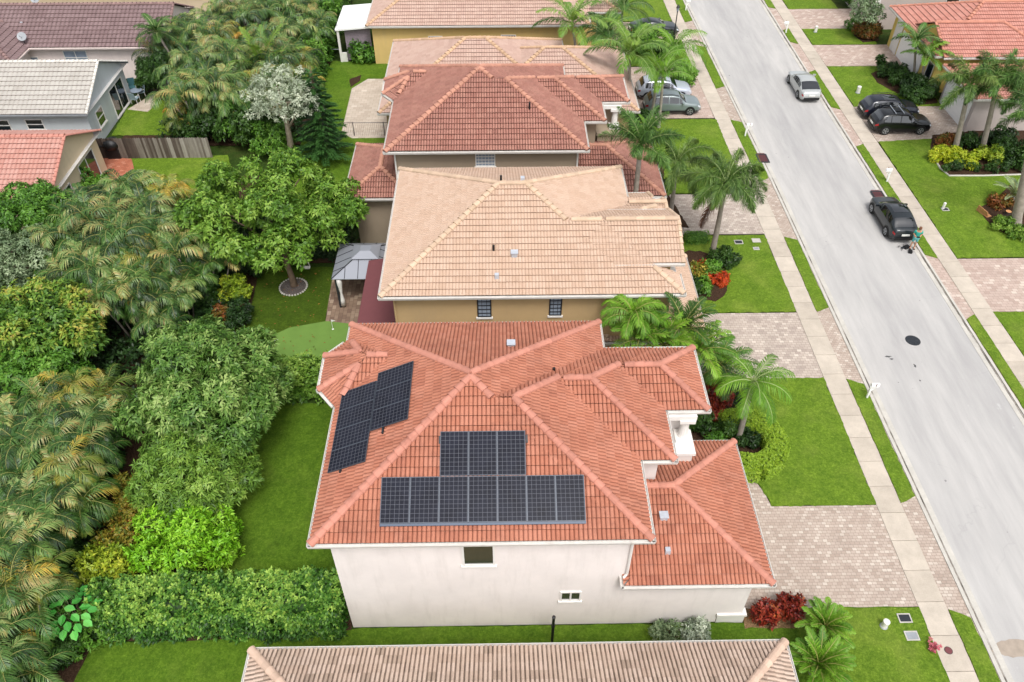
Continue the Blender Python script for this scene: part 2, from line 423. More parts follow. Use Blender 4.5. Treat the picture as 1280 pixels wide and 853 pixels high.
def roof_lines(P):
    seen = {}; 
    for i in range(len(P.ed)):
        if i in P.gable: continue
        poly = P.face(i)
        for a in range(len(poly)):
            p, q = poly[a], poly[(a+1) % len(poly)]
            if math.hypot(p[0]-q[0], p[1]-q[1]) < .15: continue
            for k in seen:
                if min(math.dist(k[0], p)+math.dist(k[1], q), math.dist(k[0], q)+math.dist(k[1], p)) < .06: seen[k].append(i); break
            else: seen[(tuple(p), tuple(q))] = [i]
    return [k for k, v in seen.items() if len(v) > 1]
def cap_run(mb, p, q, r, step=.36, rnd=random, lift=.02):
    p = Vector(p); q = Vector(q); L = (q-p).length; d = (q-p)/L
    if d.z < 0: p, q, d = q, p, -d
    side = Vector((d.y, -d.x, 0)).normalized(); up = side.cross(d)
    n = max(1, round(L/step)); s = L/n
    for a in range(n):
        A = p+d*(a*s-.03); B = p+d*((a+1)*s+.03); t = rnd.random()
        vs = []
        for c, rr, h in ((A, r*1.22, lift+.03), (B, r*.9, lift)):
            for m in range(7):
                w = math.pi*(m/6)*1.1-.05*math.pi
                vs.append(c+side*(rr*math.cos(w))+up*(rr*.8*math.sin(w)+h))
        mb.add(vs, [(m, m+1, 8+m, 7+m) for m in range(6)]+[tuple(range(7,14))], 0, t*.85)
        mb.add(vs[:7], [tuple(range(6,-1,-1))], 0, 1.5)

def roof(root, pieces, mt, mc, w=.3, c=.36, nu=6, amp=.075, step=.05, seed=1, gutter='gutter_white', capr=.14, verge=True):
    mb = MB()
    for P in pieces:
        for i in range(len(P.ed)):
            if i not in P.gable: tile_face(mb, pieces, P, i, w, c, nu, amp, step, seed)
    r = mb.build('roof', M[mt], root, tint=True)
    rr = random.Random(seed); runs = []
    for P in pieces:
        for a, b in roof_lines(P):
            L = math.hypot(a[0]-b[0], a[1]-b[1]); n = max(1, int(L/.18)); run = None; keep = []
            for j in range(n+1):
                f = j/n; x, y = a[0]+(b[0]-a[0])*f, a[1]+(b[1]-a[1])*f
                lx, ly = -(b[1]-a[1])/L*.22, (b[0]-a[0])/L*.22
                keep.append(all(env(pieces, x+q*lx, y+q*ly, P) < P.z(x+q*lx, y+q*ly)+.03 for q in (-1, 0, 1)))
            j = 0
            while j <= n:
                if keep[j]:
                    j2 = j
                    while j2+1 <= n and keep[j2+1]: j2 += 1
                    if (j2-j)*L/n >= .7:
                        pa = (a[0]+(b[0]-a[0])*j/n, a[1]+(b[1]-a[1])*j/n); pb = (a[0]+(b[0]-a[0])*j2/n, a[1]+(b[1]-a[1])*j2/n)
                        cb = MB(); runs.append(cb); cap_run(cb, (*pa, P.z(*pa)), (*pb, P.z(*pb)), capr, rnd=rr, lift=amp*.5)
                    j = j2+1
                else: j += 1
        for i in (P.gable if verge else ()):                      # verge caps up the rake
            E = P.ed[i]; mid = ((E['p'][0]+E['q'][0])/2, (E['p'][1]+E['q'][1])/2)
            zm = P.z(*mid)
            for e in (E['p'], E['q']):
                m3 = ((e[0]+mid[0])/2, (e[1]+mid[1])/2)
                if env(pieces, m3[0]-E['n'][0]*.05, m3[1]-E['n'][1]*.05, P) > P.z(*m3)+.1: continue
                cb = MB(); runs.append(cb); cap_run(cb, (*e, P.e), (*mid, zm), .1, rnd=rr)
    for cb in runs: cb.build('ridge_cap', M[mc], r, tint=True)
    # gutters, soffits
    gb = MB(); sb = MB()
    for pi, P in enumerate(pieces):
        for i, E in enumerate(P.ed):
            if i in P.gable: continue
            n = max(1, int(E['L']/.25)); keep = []
            for j in range(n):
                f = (j+.5)/n; x = E['p'][0]+(E['q'][0]-E['p'][0])*f-E['n'][0]*.12; y = E['p'][1]+(E['q'][1]-E['p'][1])*f-E['n'][1]*.12
                zz = env(pieces, x, y, P)
                x2, y2 = x+E['n'][0]*.3, y+E['n'][1]*.3
                keep.append(not (zz > P.e-.05) and not any(Q.inside(x2, y2) and not Q.inside(x, y) and abs(Q.e-P.e) < .06 for Q in pieces[:pi]))
            j = 0
            while j < n:
                if keep[j]:
                    j2 = j
                    while j2+1 < n and keep[j2+1]: j2 += 1
                    u0, u1 = E['L']*j/n, E['L']*(j2+1)/n
                    if j == 0: u0 -= .1
                    if j2 == n-1: u1 += .1
                    def pt(u, v, z): return (E['p'][0]+E['u'][0]*u+E['n'][0]*v, E['p'][1]+E['u'][1]*u+E['n'][1]*v, z)
                    z1 = P.e+.005
                    prof = [(-.02, z1-.14), (-.115, z1-.14), (-.145, z1-.02), (-.145, z1), (-.125, z1), (-.11, z1-.07), (-.03, z1-.07), (-.02, z1)]
                    # open trough: outer face, lip, inner floor
                    vs = [pt(u0, v, z) for v, z in prof]+[pt(u1, v, z) for v, z in prof]; m = len(prof)
                    fs = [(a, m+a, m+a+1, a+1) for a in range(m-1)]+[tuple(range(m))[::-1], tuple(range(m, 2*m))]
                    gb.add(vs, fs)
                    j = j2+1
                else: j += 1
        cx = sum(p[0] for p in P.poly)/len(P.poly); cy = sum(p[1] for p in P.poly)/len(P.poly)
        ins = [(p[0]+(cx-p[0])*.004, p[1]+(cy-p[1])*.004) for p in P.poly]
        off = .003*pi
        sb.prism(ins, P.e-.16-off, P.e-.13-off)
    if gb.f: gb.build('gutter', M[gutter], root)
    if sb.f: sb.build('soffit', M['white'], root)
    return r

def gable_wall(mb, P, i, inset=.3, z0=None):
    E = P.ed[i]; nx, ny = E['n']
    p = (E['p'][0]+nx*inset+E['u'][0]*P.oh, E['p'][1]+ny*inset+E['u'][1]*P.oh); q = (E['q'][0]+nx*inset-E['u'][0]*P.oh, E['q'][1]+ny*inset-E['u'][1]*P.oh)
    m = ((p[0]+q[0])/2, (p[1]+q[1])/2)
    zl = P.e-.25 if z0 is None else z0
    vs = []
    for d in (0, .15):
        for (x, y), z in ((p, zl), (q, zl), (q, P.z(*q)-.06), (m, P.z(*m)-.06), (p, P.z(*p)-.06)): vs.append((x+nx*d, y+ny*d, z))
    mb.add(vs, [(0,1,2,3,4), (9,8,7,6,5)]+[(a, 5+a, 5+(a+1)%5, (a+1)%5) for a in range(5)])

def window(root, side, c, a, z0, z1, w, style='pane', sill=True, frame='white', pane='glass', label=None, t=.06):
    """side S/N/E/W: wall plane at c (outer face), centre a along the wall"""
    fb = MB(); gbm = MB()
    def B(mb, u0, z0_, u1, z1_, d0, d1):
        if side == 'S': mb.box(a+u0, c-d1, z0_, a+u1, c-d0, z1_)
        elif side == 'N': mb.box(a+u0, c+d0, z0_, a+u1, c+d1, z1_)
        elif side == 'E': mb.box(c+d0, a+u0, z0_, c+d1, a+u1, z1_)
        else: mb.box(c-d1, a+u0, z0_, c-d0, a+u1, z1_)
    h = w/2
    B(fb, -h, z0, -h+t, z1, -.02, .06); B(fb, h-t, z0, h, z1, -.02, .06)
    B(fb, -h+t, z0, h-t, z0+t, -.02, .058); B(fb, -h+t, z1-t, h-t, z1, -.02, .058)
    if style in ('double', 'slider'): B(fb, -t/2, z0+t, t/2, z1-t, -.02, .05)
    if style == 'sash': B(fb, -h+t, (z0+z1)/2-t/2, h-t, (z0+z1)/2+t/2, -.02, .05)
    if style == 'four':
        B(fb, -t/2, z0+t, t/2, z1-t, -.02, .05)
        for s in (-1, 1): B(fb, min(s*t/2, s*(h-t)), z0+(z1-z0)*.35-t/2, max(s*t/2, s*(h-t)), z0+(z1-z0)*.35+t/2, -.02, .046)
    if style == 'block':
        n = max(2, round((z1-z0)/.24)); m = max(2, round(w/.22))
        for r_ in range(1, n): B(fb, -h+t, z0+(z1-z0)*r_/n-.022, h-t, z0+(z1-z0)*r_/n+.022, -.02, .045)
        for r_ in range(1, m): B(fb, -h+w*r_/m-.012, z0+t, -h+w*r_/m+.012, z1-t, -.02, .04)
    f = fb.build('window', M[frame], root)
    if label: f['label'] = label
    B(gbm, -h+t, z0+t, h-t, z1-t, .004, .02)
    gbm.build('pane', M[pane], f)
    if sill:
        s = MB(); B(s, -h-.06, z0-.09, h+.06, z0-.003, -.02, .1); s.build('sill', M['white'], f)
    return f

def vent(root, x, y, z, kind='box', mat='galv'):
    b = MB()
    if kind == 'box': b.box(x-.14, y-.13, z-.1, x+.14, y+.13, z+.22); b.box(x-.18, y-.17, z+.222, x+.18, y+.17, z+.26)
    elif kind == 'small': b.box(x-.1, y-.1, z-.1, x+.1, y+.1, z+.26)
    else: b.tube([(x,y,z-.1),(x,y,z+.35)], .06, 10)
    return b.build('roof_vent', M[mat], root)
def downspout(root, pts, mat='white'):
    b = MB(); b.tube(pts, .055, 6); b.build('downspout', M[mat], root)

def walls(root, rects, mat, extra=None, name='wall'):
    b = MB()
    for x0, y0, x1, y1, z0, z1 in rects: b.box(x0, y0, z0, x1, y1, z1)
    if extra:
        for P, i, ins in extra: gable_wall(b, P, i, ins)
    return b.build(name, M[mat], root)

# ---- the two-storey model with stepped hip roof (built twice: white and taupe)
def house_stepped(dx, dy, label, wallm, tm, cm, seed, nu, detail):
    root = thing('two_storey_house', label, 'house', (0, 0, 0), group='tile-roofed houses along the west side of the street')
    e = 7.2
    def sh(x0, y0, x1, y1): return rect(x0+dx, y0+dy, x1+dx, y1+dy)
    Mn = Piece(sh(-6.92, 15.6, 4.42, 27.1), e)
    R1 = Piece(sh(-6.88, 15.6, 5.26, 25.33), e)
    R2 = Piece(sh(-3, 19.13, 6.65, 25.33), e)
    R3 = Piece(sh(0, 21.7, 8.45, 25.33), e)
    bay = Piece([(p[0]+dx, p[1]+dy) for p in [(-4.5,22.0),(-6.9,22.0),(-7.78,23.1),(-7.82,25.1),(-6.9,26.15),(-4.5,26.15)]][::-1], e, .5, gable=())
    # the bay's own east side stays inside the main roof
    bay.gable = set(i for i, E in enumerate(bay.ed) if abs(E['p'][0]-(-4.5+dx)) < .01 and abs(E['q'][0]-(-4.5+dx)) < .01)
    roof(root, [Mn, R1, R2, R3, bay], tm, cm, w=.165, c=.352, nu=nu, seed=seed)
    g = Piece(sh(4.83, 15.66, 10.36, 22.67), 3.85, gable=(3,))
    ret = Piece(sh(4.6, 15.66, 5.4, 16.5), 3.86)
    groot = roof(root, [g, ret], tm, cm, w=.165, c=.352, nu=nu, seed=seed+50, verge=False)
    groot.name = 'garage_roof'
    walls(root, [(-6.46+dx, 16.1+dy, 4.8+dx, 24.87+dy, -.1, 7.0), (-6.455+dx, 20+dy, 3.96+dx, 26.64+dy, -.1, 6.99),
                 (4+dx, 19.6+dy, 6.18+dx, 24.86+dy, -.1, 7.01), (5+dx, 22.16+dy, 7.98+dx, 24.85+dy, 2.5, 7.02)], wallm)
    b = MB(); b.prism([(p[0]+dx, p[1]+dy) for p in [(-6,22.4),(-6.8,22.4),(-7.35,23.3),(-7.38,24.9),(-6.8,25.75),(-6,25.75)]][::-1], -.1, 7.03); b.build('bay_wall', M[wallm], root)
    walls(root, [(4.7+dx, 16.103+dy, 9.9+dx, 22.2+dy, -.1, 3.7)], wallm, name='garage_wall')
    b = MB(); b.box(8.9+dx, 16.05+dy, -.1, 10.05+dx, 16.3+dy, .55); b.box(8.85+dx, 16.0+dy, .553, 10.1+dx, 16.35+dy, .68); b.build('pilaster', M['white'], root)
    # balcony pier with a stubby column beside the stepped roof
    b = MB(); b.box(6.5+dx, 20.95+dy, 2.8, 8.0+dx, 22.15+dy, 5.2); b.box(6.42+dx, 20.87+dy, 5.203, 8.1+dx, 22.2+dy, 5.36)
    b.build('balcony_wall', M['white' if detail else wallm], root)
    b = MB(); cx_, cy_ = 7.65+dx, 21.75+dy
    b.box(cx_-.34, cy_-.34, 5.363, cx_+.34, cy_+.34, 5.55); b.lathe([(.24,5.55),(.2,5.7),(.18,6.5),(.22,6.62)], 12, (cx_, cy_, 0)); b.box(cx_-.33, cy_-.33, 6.623, cx_+.33, cy_+.33, 6.8); b.box(6.55+dx, cy_-.28, 6.803, cx_+.36, cy_+.4, 7.03)
    b.build('column', M['white'], root)
    window(root, 'E', 6.18+dx, 20.7+dy, 5.0, 6.5, 1.0, 'block', pane='glass_pale')
    downspout(root, [(4.72+dx, 16.03+dy, 7.05), (4.72+dx, 16.03+dy, 4.1), (4.6+dx, 15.95+dy, 3.95)])
    # garage door to the street
    d = MB(); d.box(9.9+dx, 16.9+dy, 0, 9.96+dx, 21.4+dy, 2.5); gd = d.build('garage_door', M['white'], root)
    d = MB()
    for z in (.6, 1.2, 1.8): d.box(9.955+dx, 16.95+dy, z-.02, 9.975+dx, 21.35+dy, z+.02)
    d.build('panel_rib', M['white_gloss'], gd)
    return root, g
ROOT = {}
HA, gA = house_stepped(0, 0, 'large white stucco house with terracotta roof carrying solar panels', 'wall_white', 'tile_red', 'cap_red', 1, 8, True)
window(HA, 'S', 16.1, -1.0, 4.82, 6.3, 1.25, 'pane', label='large square window under the eave', t=.085, pane='glass_reflect')
window(HA, 'S', 16.1, 2.62, 2.0, 2.72, .85, 'double', label='small two-pane window near the ground', t=.07, pane='glass_reflect')
vent(HA, 0.35, 24.2, 8.55, 'box'); vent(HA, 2.1, 22.9, 8.2, 'pipe', 'black')
for (px, py, kd) in ((829, 648, 'box'), (834, 691, 'small'), (806, 617, 'pipe')):
    d = ray(px, py); t = (3.85-.46*15.66-H)/(d[2]-.46*d[1]); vent(HA, d[0]*t, d[1]*t, H+d[2]*t, kd, 'galv' if kd != 'pipe' else 'black')

# ---- solar panels
def solar_mat():
    t = NT('solar_cells'); tc = t.N('ShaderNodeTexCoord'); sep = t.N('ShaderNodeSeparateXYZ'); t.L(tc.outputs['Object'], sep.inputs[0])
    def grid(s, w, off, lw):
        f = t.math('FRACT', t.math('DIVIDE', t.math('SUBTRACT', s, off), w))
        return t.math('MAXIMUM', t.math('LESS_THAN', f, lw), t.math('GREATER_THAN', f, 1-lw))
    g = t.math('MAXIMUM', grid(sep.outputs[0], .165, .022, .032), grid(sep.outputs[1], .163, .012, .032))
    cell = t.ramp(t.noise(t.geo(), 1.5, 3), [(.3, lin('15161f')), (.7, lin('20222d'))])
    col = t.mix(g, cell, lin('5e6068'))
    return t.out(col, .16, 0, .14)
M['solar'] = solar_mat(); M['panel_frame'] = plain('panel_frame', '4c525b', .4, metal=.4, var=.05)
M['skirt'] = plain('blue_skirt', '3c4a5e', .4, var=.05)
def solar_array(label, mat, spots, w, h, lift=.17):
    root = thing('solar_array', label, 'solar panels'); root.matrix_world = mat
    p = MB(); p.box(.02, .02, .0, w-.02, h-.02, .036); pm = p.mesh('solar_panel')
    f = MB(); f.box(0, 0, -.004, w, .02, .042); f.box(0, h-.02, -.004, w, h, .042); f.box(0, .02, -.004, .02, h-.02, .042); f.box(w-.02, .02, -.004, w, h-.02, .042); fm = f.mesh('frame')
    first = True
    for x, y in spots:
        o = obj('solar_panel', pm, [M['solar']] if first else None, root, (x, y, lift)); q = obj('frame', fm, [M['panel_frame']] if first else None, o); first = False
    return root
th = math.atan(.46); c_, s_ = math.cos(th), math.sin(th)
MS = Matrix(((1,0,0,-4.47),(0,c_,-s_,16.2),(0,s_,c_,7.2+.46*.6),(0,0,0,1)))
W_, H_ = 1.05, 1.66
sa = solar_array('dark solar panels in a T of ten, on the south slope of the terracotta roof', MS, [(i*(W_+.005), 0) for i in range(7)]+[((i+2)*(W_+.005), H_+.03) for i in range(3)], W_, H_)
b = MB(); b.box(.0, -.1, .02, 7*(W_+.005), -.01, .2); b.build('skirt', M['skirt'], sa)
for x in (2.05, 5.3): b = MB(); b.box(x, 2.9, .05, x+.06, 3.2, .17); b.build('rail', M['dark'], sa)
MW = Matrix(((0,c_,-s_,-6.62),(-1,0,0,22.62),(0,s_,c_,7.2+.46*.3),(0,0,0,1)))
sw = solar_array('dark solar panels in two stepped columns on the west slope beside the bay roof', MW, [(i*1.035, 0) for i in range(4)]+[(i*1.035-.42, H_+.03) for i in range(3)], 1.03, H_)
for x, y in ((3.9, .5), (2.6, 2.2)): b = MB(); b.box(x, y, .05, x+.35, y+.06, .16); b.build('rail', M['dark'], sw)

# ---- the rose-tiled repeat two plots along, with a low west annexe
HC, gC = house_stepped(-.02, 26.9, 'taupe house with weathered rose tiles and low west annexe', 'wall_taupe', 'tile_rose', 'cap_rose', 11, 5, False)
anx = Piece(rect(-9.85, 42.6, -5.6, 49.2), 3.85)
r_ = roof(HC, [anx], 'tile_rose', 'cap_rose', w=.165, c=.352, nu=5, seed=14); r_.name = 'annexe_roof'
walls(HC, [(-9.4, 43.05, -6.4, 48.8, -.1, 3.7)], 'wall_taupe', name='annexe_wall')
X0, Z0 = onY(594.5, 208, 43.0); X1, Z1 = onY(619, 191.5, 43.0)
window(HC, 'S', 43.0, (X0+X1)/2, Z0, Z1, X1-X0, 'block', pane='glass_pale', frame='white')
downspout(HC, [(-6.45, 42.92, 7.0), (-6.45, 42.92, .1)])
vent(HC, 1.8, 45.2, 8.6, 'pipe', 'black')

# ---- the cream two-storey house
HB = thing('two_storey_house', 'tan two-storey house with a broad clean cream tile roof', 'house', group='tile-roofed houses along the west side of the street')
bM = Piece(rect(-5.83, 29.1, 6.95, 40.5), 7.2); bR1 = Piece(rect(-3, 29.12, 8.72, 36.6), 7.2)
bR2 = Piece(rect(3.0, 30.62, 8.85, 35.1), 7.893, gable=(1,)); bD1 = Piece(rect(5.6, 36.2, 8.4, 38.6), 6.65, gable=(1,)); bD2 = Piece(rect(6.2, 35.8, 9.0, 37.4), 7.05, gable=(1,))
roof(HB, [bM, bR1, bR2, bD1, bD2], 'tile_cream', 'cap_cream', w=.16, c=.316, nu=5, seed=21, amp=.05)
bG = Piece(rect(5, 29.3, 10.5, 36.3), 3.85); r_ = roof(HB, [bG], 'tile_cream', 'cap_cream', w=.16, c=.316, nu=5, seed=22); r_.name = 'garage_roof'
walls(HB, [(-5.35, 29.56, 6.5, 40.03, -.1, 7.0), (3, 29.563, 8.25, 36.1, -.1, 7.02), (7.5, 31.1, 8.4, 35.2, 4, 7.8), (5.6, 36.3, 8.2, 38.2, 0, 6.4)], 'wall_tan', [(bR2, 1, .3), (bD1, 1, .2), (bD2, 1, .2)])
walls(HB, [(6, 29.75, 10.05, 35.9, -.1, 3.7)], 'wall_tan', name='garage_wall')
for a, b_ in (((597, 396), (614, 372)), ((686, 394), (703, 371))):
    X0, Z0 = onY(*a, 29.56); X1, Z1 = onY(*b_, 29.56)
    window(HB, 'S', 29.56, (X0+X1)/2, Z0, Z1, X1-X0, 'block', pane='glass_pale', frame='dark')
downspout(HB, [(-5.28, 29.5, 7.0), (-5.28, 29.5, .1)], 'wall_tan')
for (px, py, kd, mm) in ((643, 320, 'box', 'galv'), (621, 348, 'small', 'galv'), (617, 314, 'pipe', 'black')):
    d = ray(px, py); t = (7.2-.46*29.1-H)/(d[2]-.46*d[1]); vent(HB, d[0]*t, d[1]*t, H+d[2]*t, kd, mm)
vent(HB, .0, 34.95, 9.85, 'pipe', 'black'); vent(HB, 1.1, 34.95, 9.85, 'small', 'galv')
d = MB(); d.box(10.05, 30.3, .02, 10.1, 35.3, 2.5); d.build('garage_door', M['white'], HB)
# wall lantern bracket in the side passage
d = MB(); d.tube([(8.3,29.4,2.9),(8.3,29.15,3.1),(8.3,28.95,2.8)], .03, 6); d.box(8.18,28.83,2.45,8.42,29.07,2.8); d.build('wall_lantern', M['wall_tan'], HB)
# retractable awning on its west wall, maroon
aw = MB(); aw.add([(-5.36,31.6,3.35),(-7.85,31.6,2.95),(-7.85,37.35,2.95),(-5.36,37.35,3.35),(-5.36,31.6,3.4),(-7.85,31.6,3.0),(-7.85,37.35,3.0),(-5.36,37.35,3.4)], [(0,1,2,3),(7,6,5,4),(0,4,5,1),(1,5,6,2),(2,6,7,3)])
aw.build('awning', M['maroon'], HB)

# ---- one-storey peach-roofed house behind the rose one
HD = thing('bungalow', 'low house with peach tiles half hidden behind the rose roof', 'house', group='tile-roofed houses along the west side of the street')
dM = Piece(rect(-9.0, 54.55, 5.3, 67.3), 3.4); dW = Piece(rect(-2, 54.57, 10.3, 65.5), 3.4)
roof(HD, [dM, dW], 'tile_peach', 'cap_peach', w=.2, c=.36, nu=4, seed=31, amp=.045, step=.05)
walls(HD, [(-8.55, 55.1, 4.9, 66.85, -.1, 3.25), (0, 55.103, 9.8, 65, -.1, 3.24)], 'wall_tan')
d = MB(); d.box(9.8, 58, .02, 9.86, 63, 2.4); d.build('garage_door', M['white'], HD)
# ---- yellow house beyond with white patio cover
HE = thing('bungalow', 'yellow-walled house with peach tiles and white patio cover', 'house', group='tile-roofed houses along the west side of the street')
eM = Piece(rect(-11.67, 69.85, 8.0, 86.5), 3.67); eW = Piece(rect(2, 72.7, 10.95, 83), 3.67)
roof(HE, [eM, eW], 'tile_peach', 'cap_peach', w=.2, c=.36, nu=4, seed=41, amp=.045, step=.05)
walls(HE, [(-11.3, 70.3, 7.55, 86, -.1, 3.5), (3, 73.1, 10.5, 82.6, -.1, 3.49)], 'wall_yellow')
for a, b_ in (((535.5, 50.5), (553, 45)), ((626, 49.5), (645, 43.5))):
    X0, Z0 = onY(*a, 70.3); X1, Z1 = onY(*b_, 70.3); window(HE, 'S', 70.3, (X0+X1)/2, Z0, Z1, X1-X0, 'block', pane='glass', sill=False)
window(HE, 'S', 73.1, 9.6, 1.0, 2.6, 1.2, 'pane')
p = MB(); p.add([(-14.65,70.6,2.95),(-11.4,70.6,3.2),(-11.4,76.1,3.2),(-14.65,76.1,2.95),(-14.65,70.6,3.1),(-11.4,70.6,3.35),(-11.4,76.1,3.35),(-14.65,76.1,3.1)], [(3,2,1,0),(4,5,6,7),(0,1,5,4),(1,2,6,5),(2,3,7,6),(3,0,4,7)]); p.build('patio_roof', M['white_gloss'], HE)
for x, y in ((-14.45,70.8),(-14.45,75.8)):
    p = MB(); p.box(x-.1, y-.1, 0, x+.1, y+.1, 2.96); p.build('patio_post', M['white'], HE)
p = MB(); n = 40
for i in range(n): 
    x = -13.9+i*2.3/n; p.box(x, 71.0+.04*(i%2), .1, x+2.3/n, 71.05+.04*(i%2), 3.0)
p.build('curtain', M['curtain'], HE)
p = MB(); p.box(-14.4, 70.75, 0, -13.9, 70.9, .9); p.build('half_wall', M['white'], HE)
# ---- brown-cream house at the very front: only its north slope shows
HF = thing('bungalow', 'house roof of mottled brown and cream tiles at the bottom edge', 'house', group='tile-roofed houses along the west side of the street')
fM = Piece(rect(-9.39, -1.0, 10.35, 13.5), 3.4)
roof(HF, [fM], 'tile_brown', 'cap_brown', w=.165, c=.4, nu=5, seed=51, amp=.075, step=.03)
walls(HF, [(-8.95, -.6, 9.9, 13.05, -.1, 3.25)], 'wall_tan')

# ---- houses over the back fence
HI = thing('bungalow', 'cream gable-ended house with orange tiles at the left edge', 'house', group='bungalows beyond the back hedge')
iP = Piece(rect(-50, 44, -29.2, 53), 3.0, gable=(1, 3)); roof(HI, [iP], 'tile_orange', 'cap_orange', w=.28, c=.36, nu=5, seed=61, amp=.06)
walls(HI, [(-49.5, 44.45, -29.5, 52.55, -.1, 2.85)], 'wall_cream', [(iP, 1, .3), (iP, 3, .3)])
window(HI, 'E', -29.5, 50.2, .3, 2.5, 2.6, 'slider'); window(HI, 'E', -29.5, 46.3, .9, 2.3, 1.9, 'slider')
HH = thing('bungalow', 'pale grey gable-ended house with whitish tiles and sliding door', 'house', group='bungalows beyond the back hedge')
hP = Piece(rect(-52, 55.5, -31.1, 64.5), 3.0, gable=(1, 3)); roof(HH, [hP], 'tile_grey', 'cap_grey', w=.34, c=.4, nu=5, seed=62, amp=.05, gutter='grey')
walls(HH, [(-51.5, 55.95, -31.4, 64.05, -.1, 2.85)], 'wall_grey', [(hP, 1, .3), (hP, 3, .3)])
window(HH, 'E', -31.4, 61.8, .1, 2.4, 2.8, 'slider'); window(HH, 'E', -31.4, 57.9, .9, 2.2, 1.3, 'sash')
for a, b_ in (((36, 162), (52, 149)), ((-6, 164), (10, 150))):
    X0, Z0 = onY(*a, 55.95); X1, Z1 = onY(*b_, 55.95); window(HH, 'S', 55.95, (X0+X1)/2, Z0, Z1, X1-X0, 'sash')
HG = thing('bungalow', 'pink-walled house with long purple-brown tile roof', 'house', group='bungalows beyond the back hedge')
gP = Piece(rect(-66, 67.4, -28.7, 76.1), 3.0, gable=(1,)); gP2 = Piece(rect(-66, 64.2, -40.4, 72.6), 2.99)
roof(HG, [gP, gP2], 'tile_purple', 'cap_purple', w=.36, c=.42, nu=5, seed=63, amp=.06, gutter='wall_pink')
walls(HG, [(-65.5, 67.85, -29.0, 75.7, -.1, 2.85), (-65.5, 64.65, -40.85, 72, -.1, 2.84)], 'wall_pink', [(gP, 1, .3)])
for a, b_, st in (((83, 77), (107, 63), 'four'), ((35, 79), (47, 71), 'pane')):
    X0, Z0 = onY(*a, 67.85); X1, Z1 = onY(*b_, 67.85); window(HG, 'S', 67.85, (X0+X1)/2, Z0, Z1, X1-X0, st, pane='glass_pale')
vent(HG, *G(27, 28, 4.2)[:2], 4.0, 'small')
HJ = thing('bungalow', 'beige house with whitish tile roof at the top left corner', 'house', group='bungalows beyond the back hedge')
jP = Piece(rect(-66, 79.3, -26.5, 90), 3.6); roof(HJ, [jP], 'tile_grey', 'cap_grey', w=.34, c=.42, nu=4, seed=64, amp=.045)
walls(HJ, [(-65.5, 79.75, -27, 89.5, -.1, 3.4)], 'wall_cream')
def satellite_dish(x, y, z, label):
    t = thing('satellite_dish', label, 'satellite dish', (x, y, z))
    b = MB(); b.lathe([(.02,0),(.2,.02),(.36,.08),(.38,.1),(.36,.1),(.2,.045),(.02,.03)], 14); o = b.build('dish', M['grey'], t, (0, 0, .5), smooth=True); o.rotation_euler = (R(50), 0, R(15))
    b = MB(); b.tube([(0,0,-.3),(0,.0,.3),(0,-.02,.52)], .035, 6); b.tube([(0,-.1,.45),(0,-.38,.75)], .02, 5); b.build('arm', M['dark'], t)
satellite_dish(*G(46, 5, 4.0)[:2], 3.9, 'grey satellite dish on the whitish roof in the top left corner')
satellite_dish(*G(30, 52, 3.4)[:2], 3.3, 'grey satellite dish on the eave corner of the purple-brown roof')

# ---- houses across the street
HK = thing('bungalow', 'yellow house with coral tile roof across the street', 'house')
kM = Piece(rect(36.3, 63.6, 58, 74.2), 3.4); kG = Piece(rect(36.85, 63.2, 46, 70.0), 3.45, gable=(3,)); kL = Piece(rect(36.75, 56.8, 48, 62.7), 3.0)
roof(HK, [kM, kG, kL], 'tile_coral', 'cap_coral', w=.2, c=.36, nu=4, seed=71, amp=.045, step=.05)
walls(HK, [(36.9, 64.1, 57.5, 73.75, -.1, 3.25)], 'wall_lemon', [(kG, 3, .3)])
walls(HK, [(37.2, 57.2, 47.6, 62.3, -.1, 2.85)], 'wall_greige', name='garage_wall')
window(HK, 'W', 36.9, 64.9, .9, 2.3, 1.1, 'pane')
for y0, y1, x in ((66.6, 71.4, 36.9), (57.6, 62.0, 37.2)):
    d = MB(); d.box(x-.05, y0, .02, x-.01, y1, 2.4)
    for z in (.6, 1.2, 1.8): d.box(x-.06, y0+.1, z-.02, x-.05, y1-.1, z+.02)
    d.build('garage_door', M['white_gloss'], HK)
d = MB(); d.box(36.82, 71.6, 0, 36.88, 73.0, 3.2); d.build('door_surround', M['white'], HK)
vent(HK, *G(1250, 14, 5.2)[:2], 5.1, 'small')
HL = thing('two_storey_house', 'greige-walled house cut by the top right corner', 'house')
lP = Piece(rect(35.9, 77.0, 60, 90), 6.4); roof(HL, [lP], 'tile_purple', 'cap_purple', w=.2, c=.36, nu=4, seed=81, amp=.045)
walls(HL, [(36.4, 77.5, 59.5, 89.5, -.1, 6.25)], 'wall_greige')
d = MB(); d.box(36.3, 77.4, -.05, 36.75, 77.6, 6.2); d.build('corner_trim', M['white'], HL)
X0, Z0 = onY(1183, 5, 77.5); window(HL, 'S', 77.5, X0+.5, Z0-.1, Z0+.9, 1.3, 'pane', sill=False)

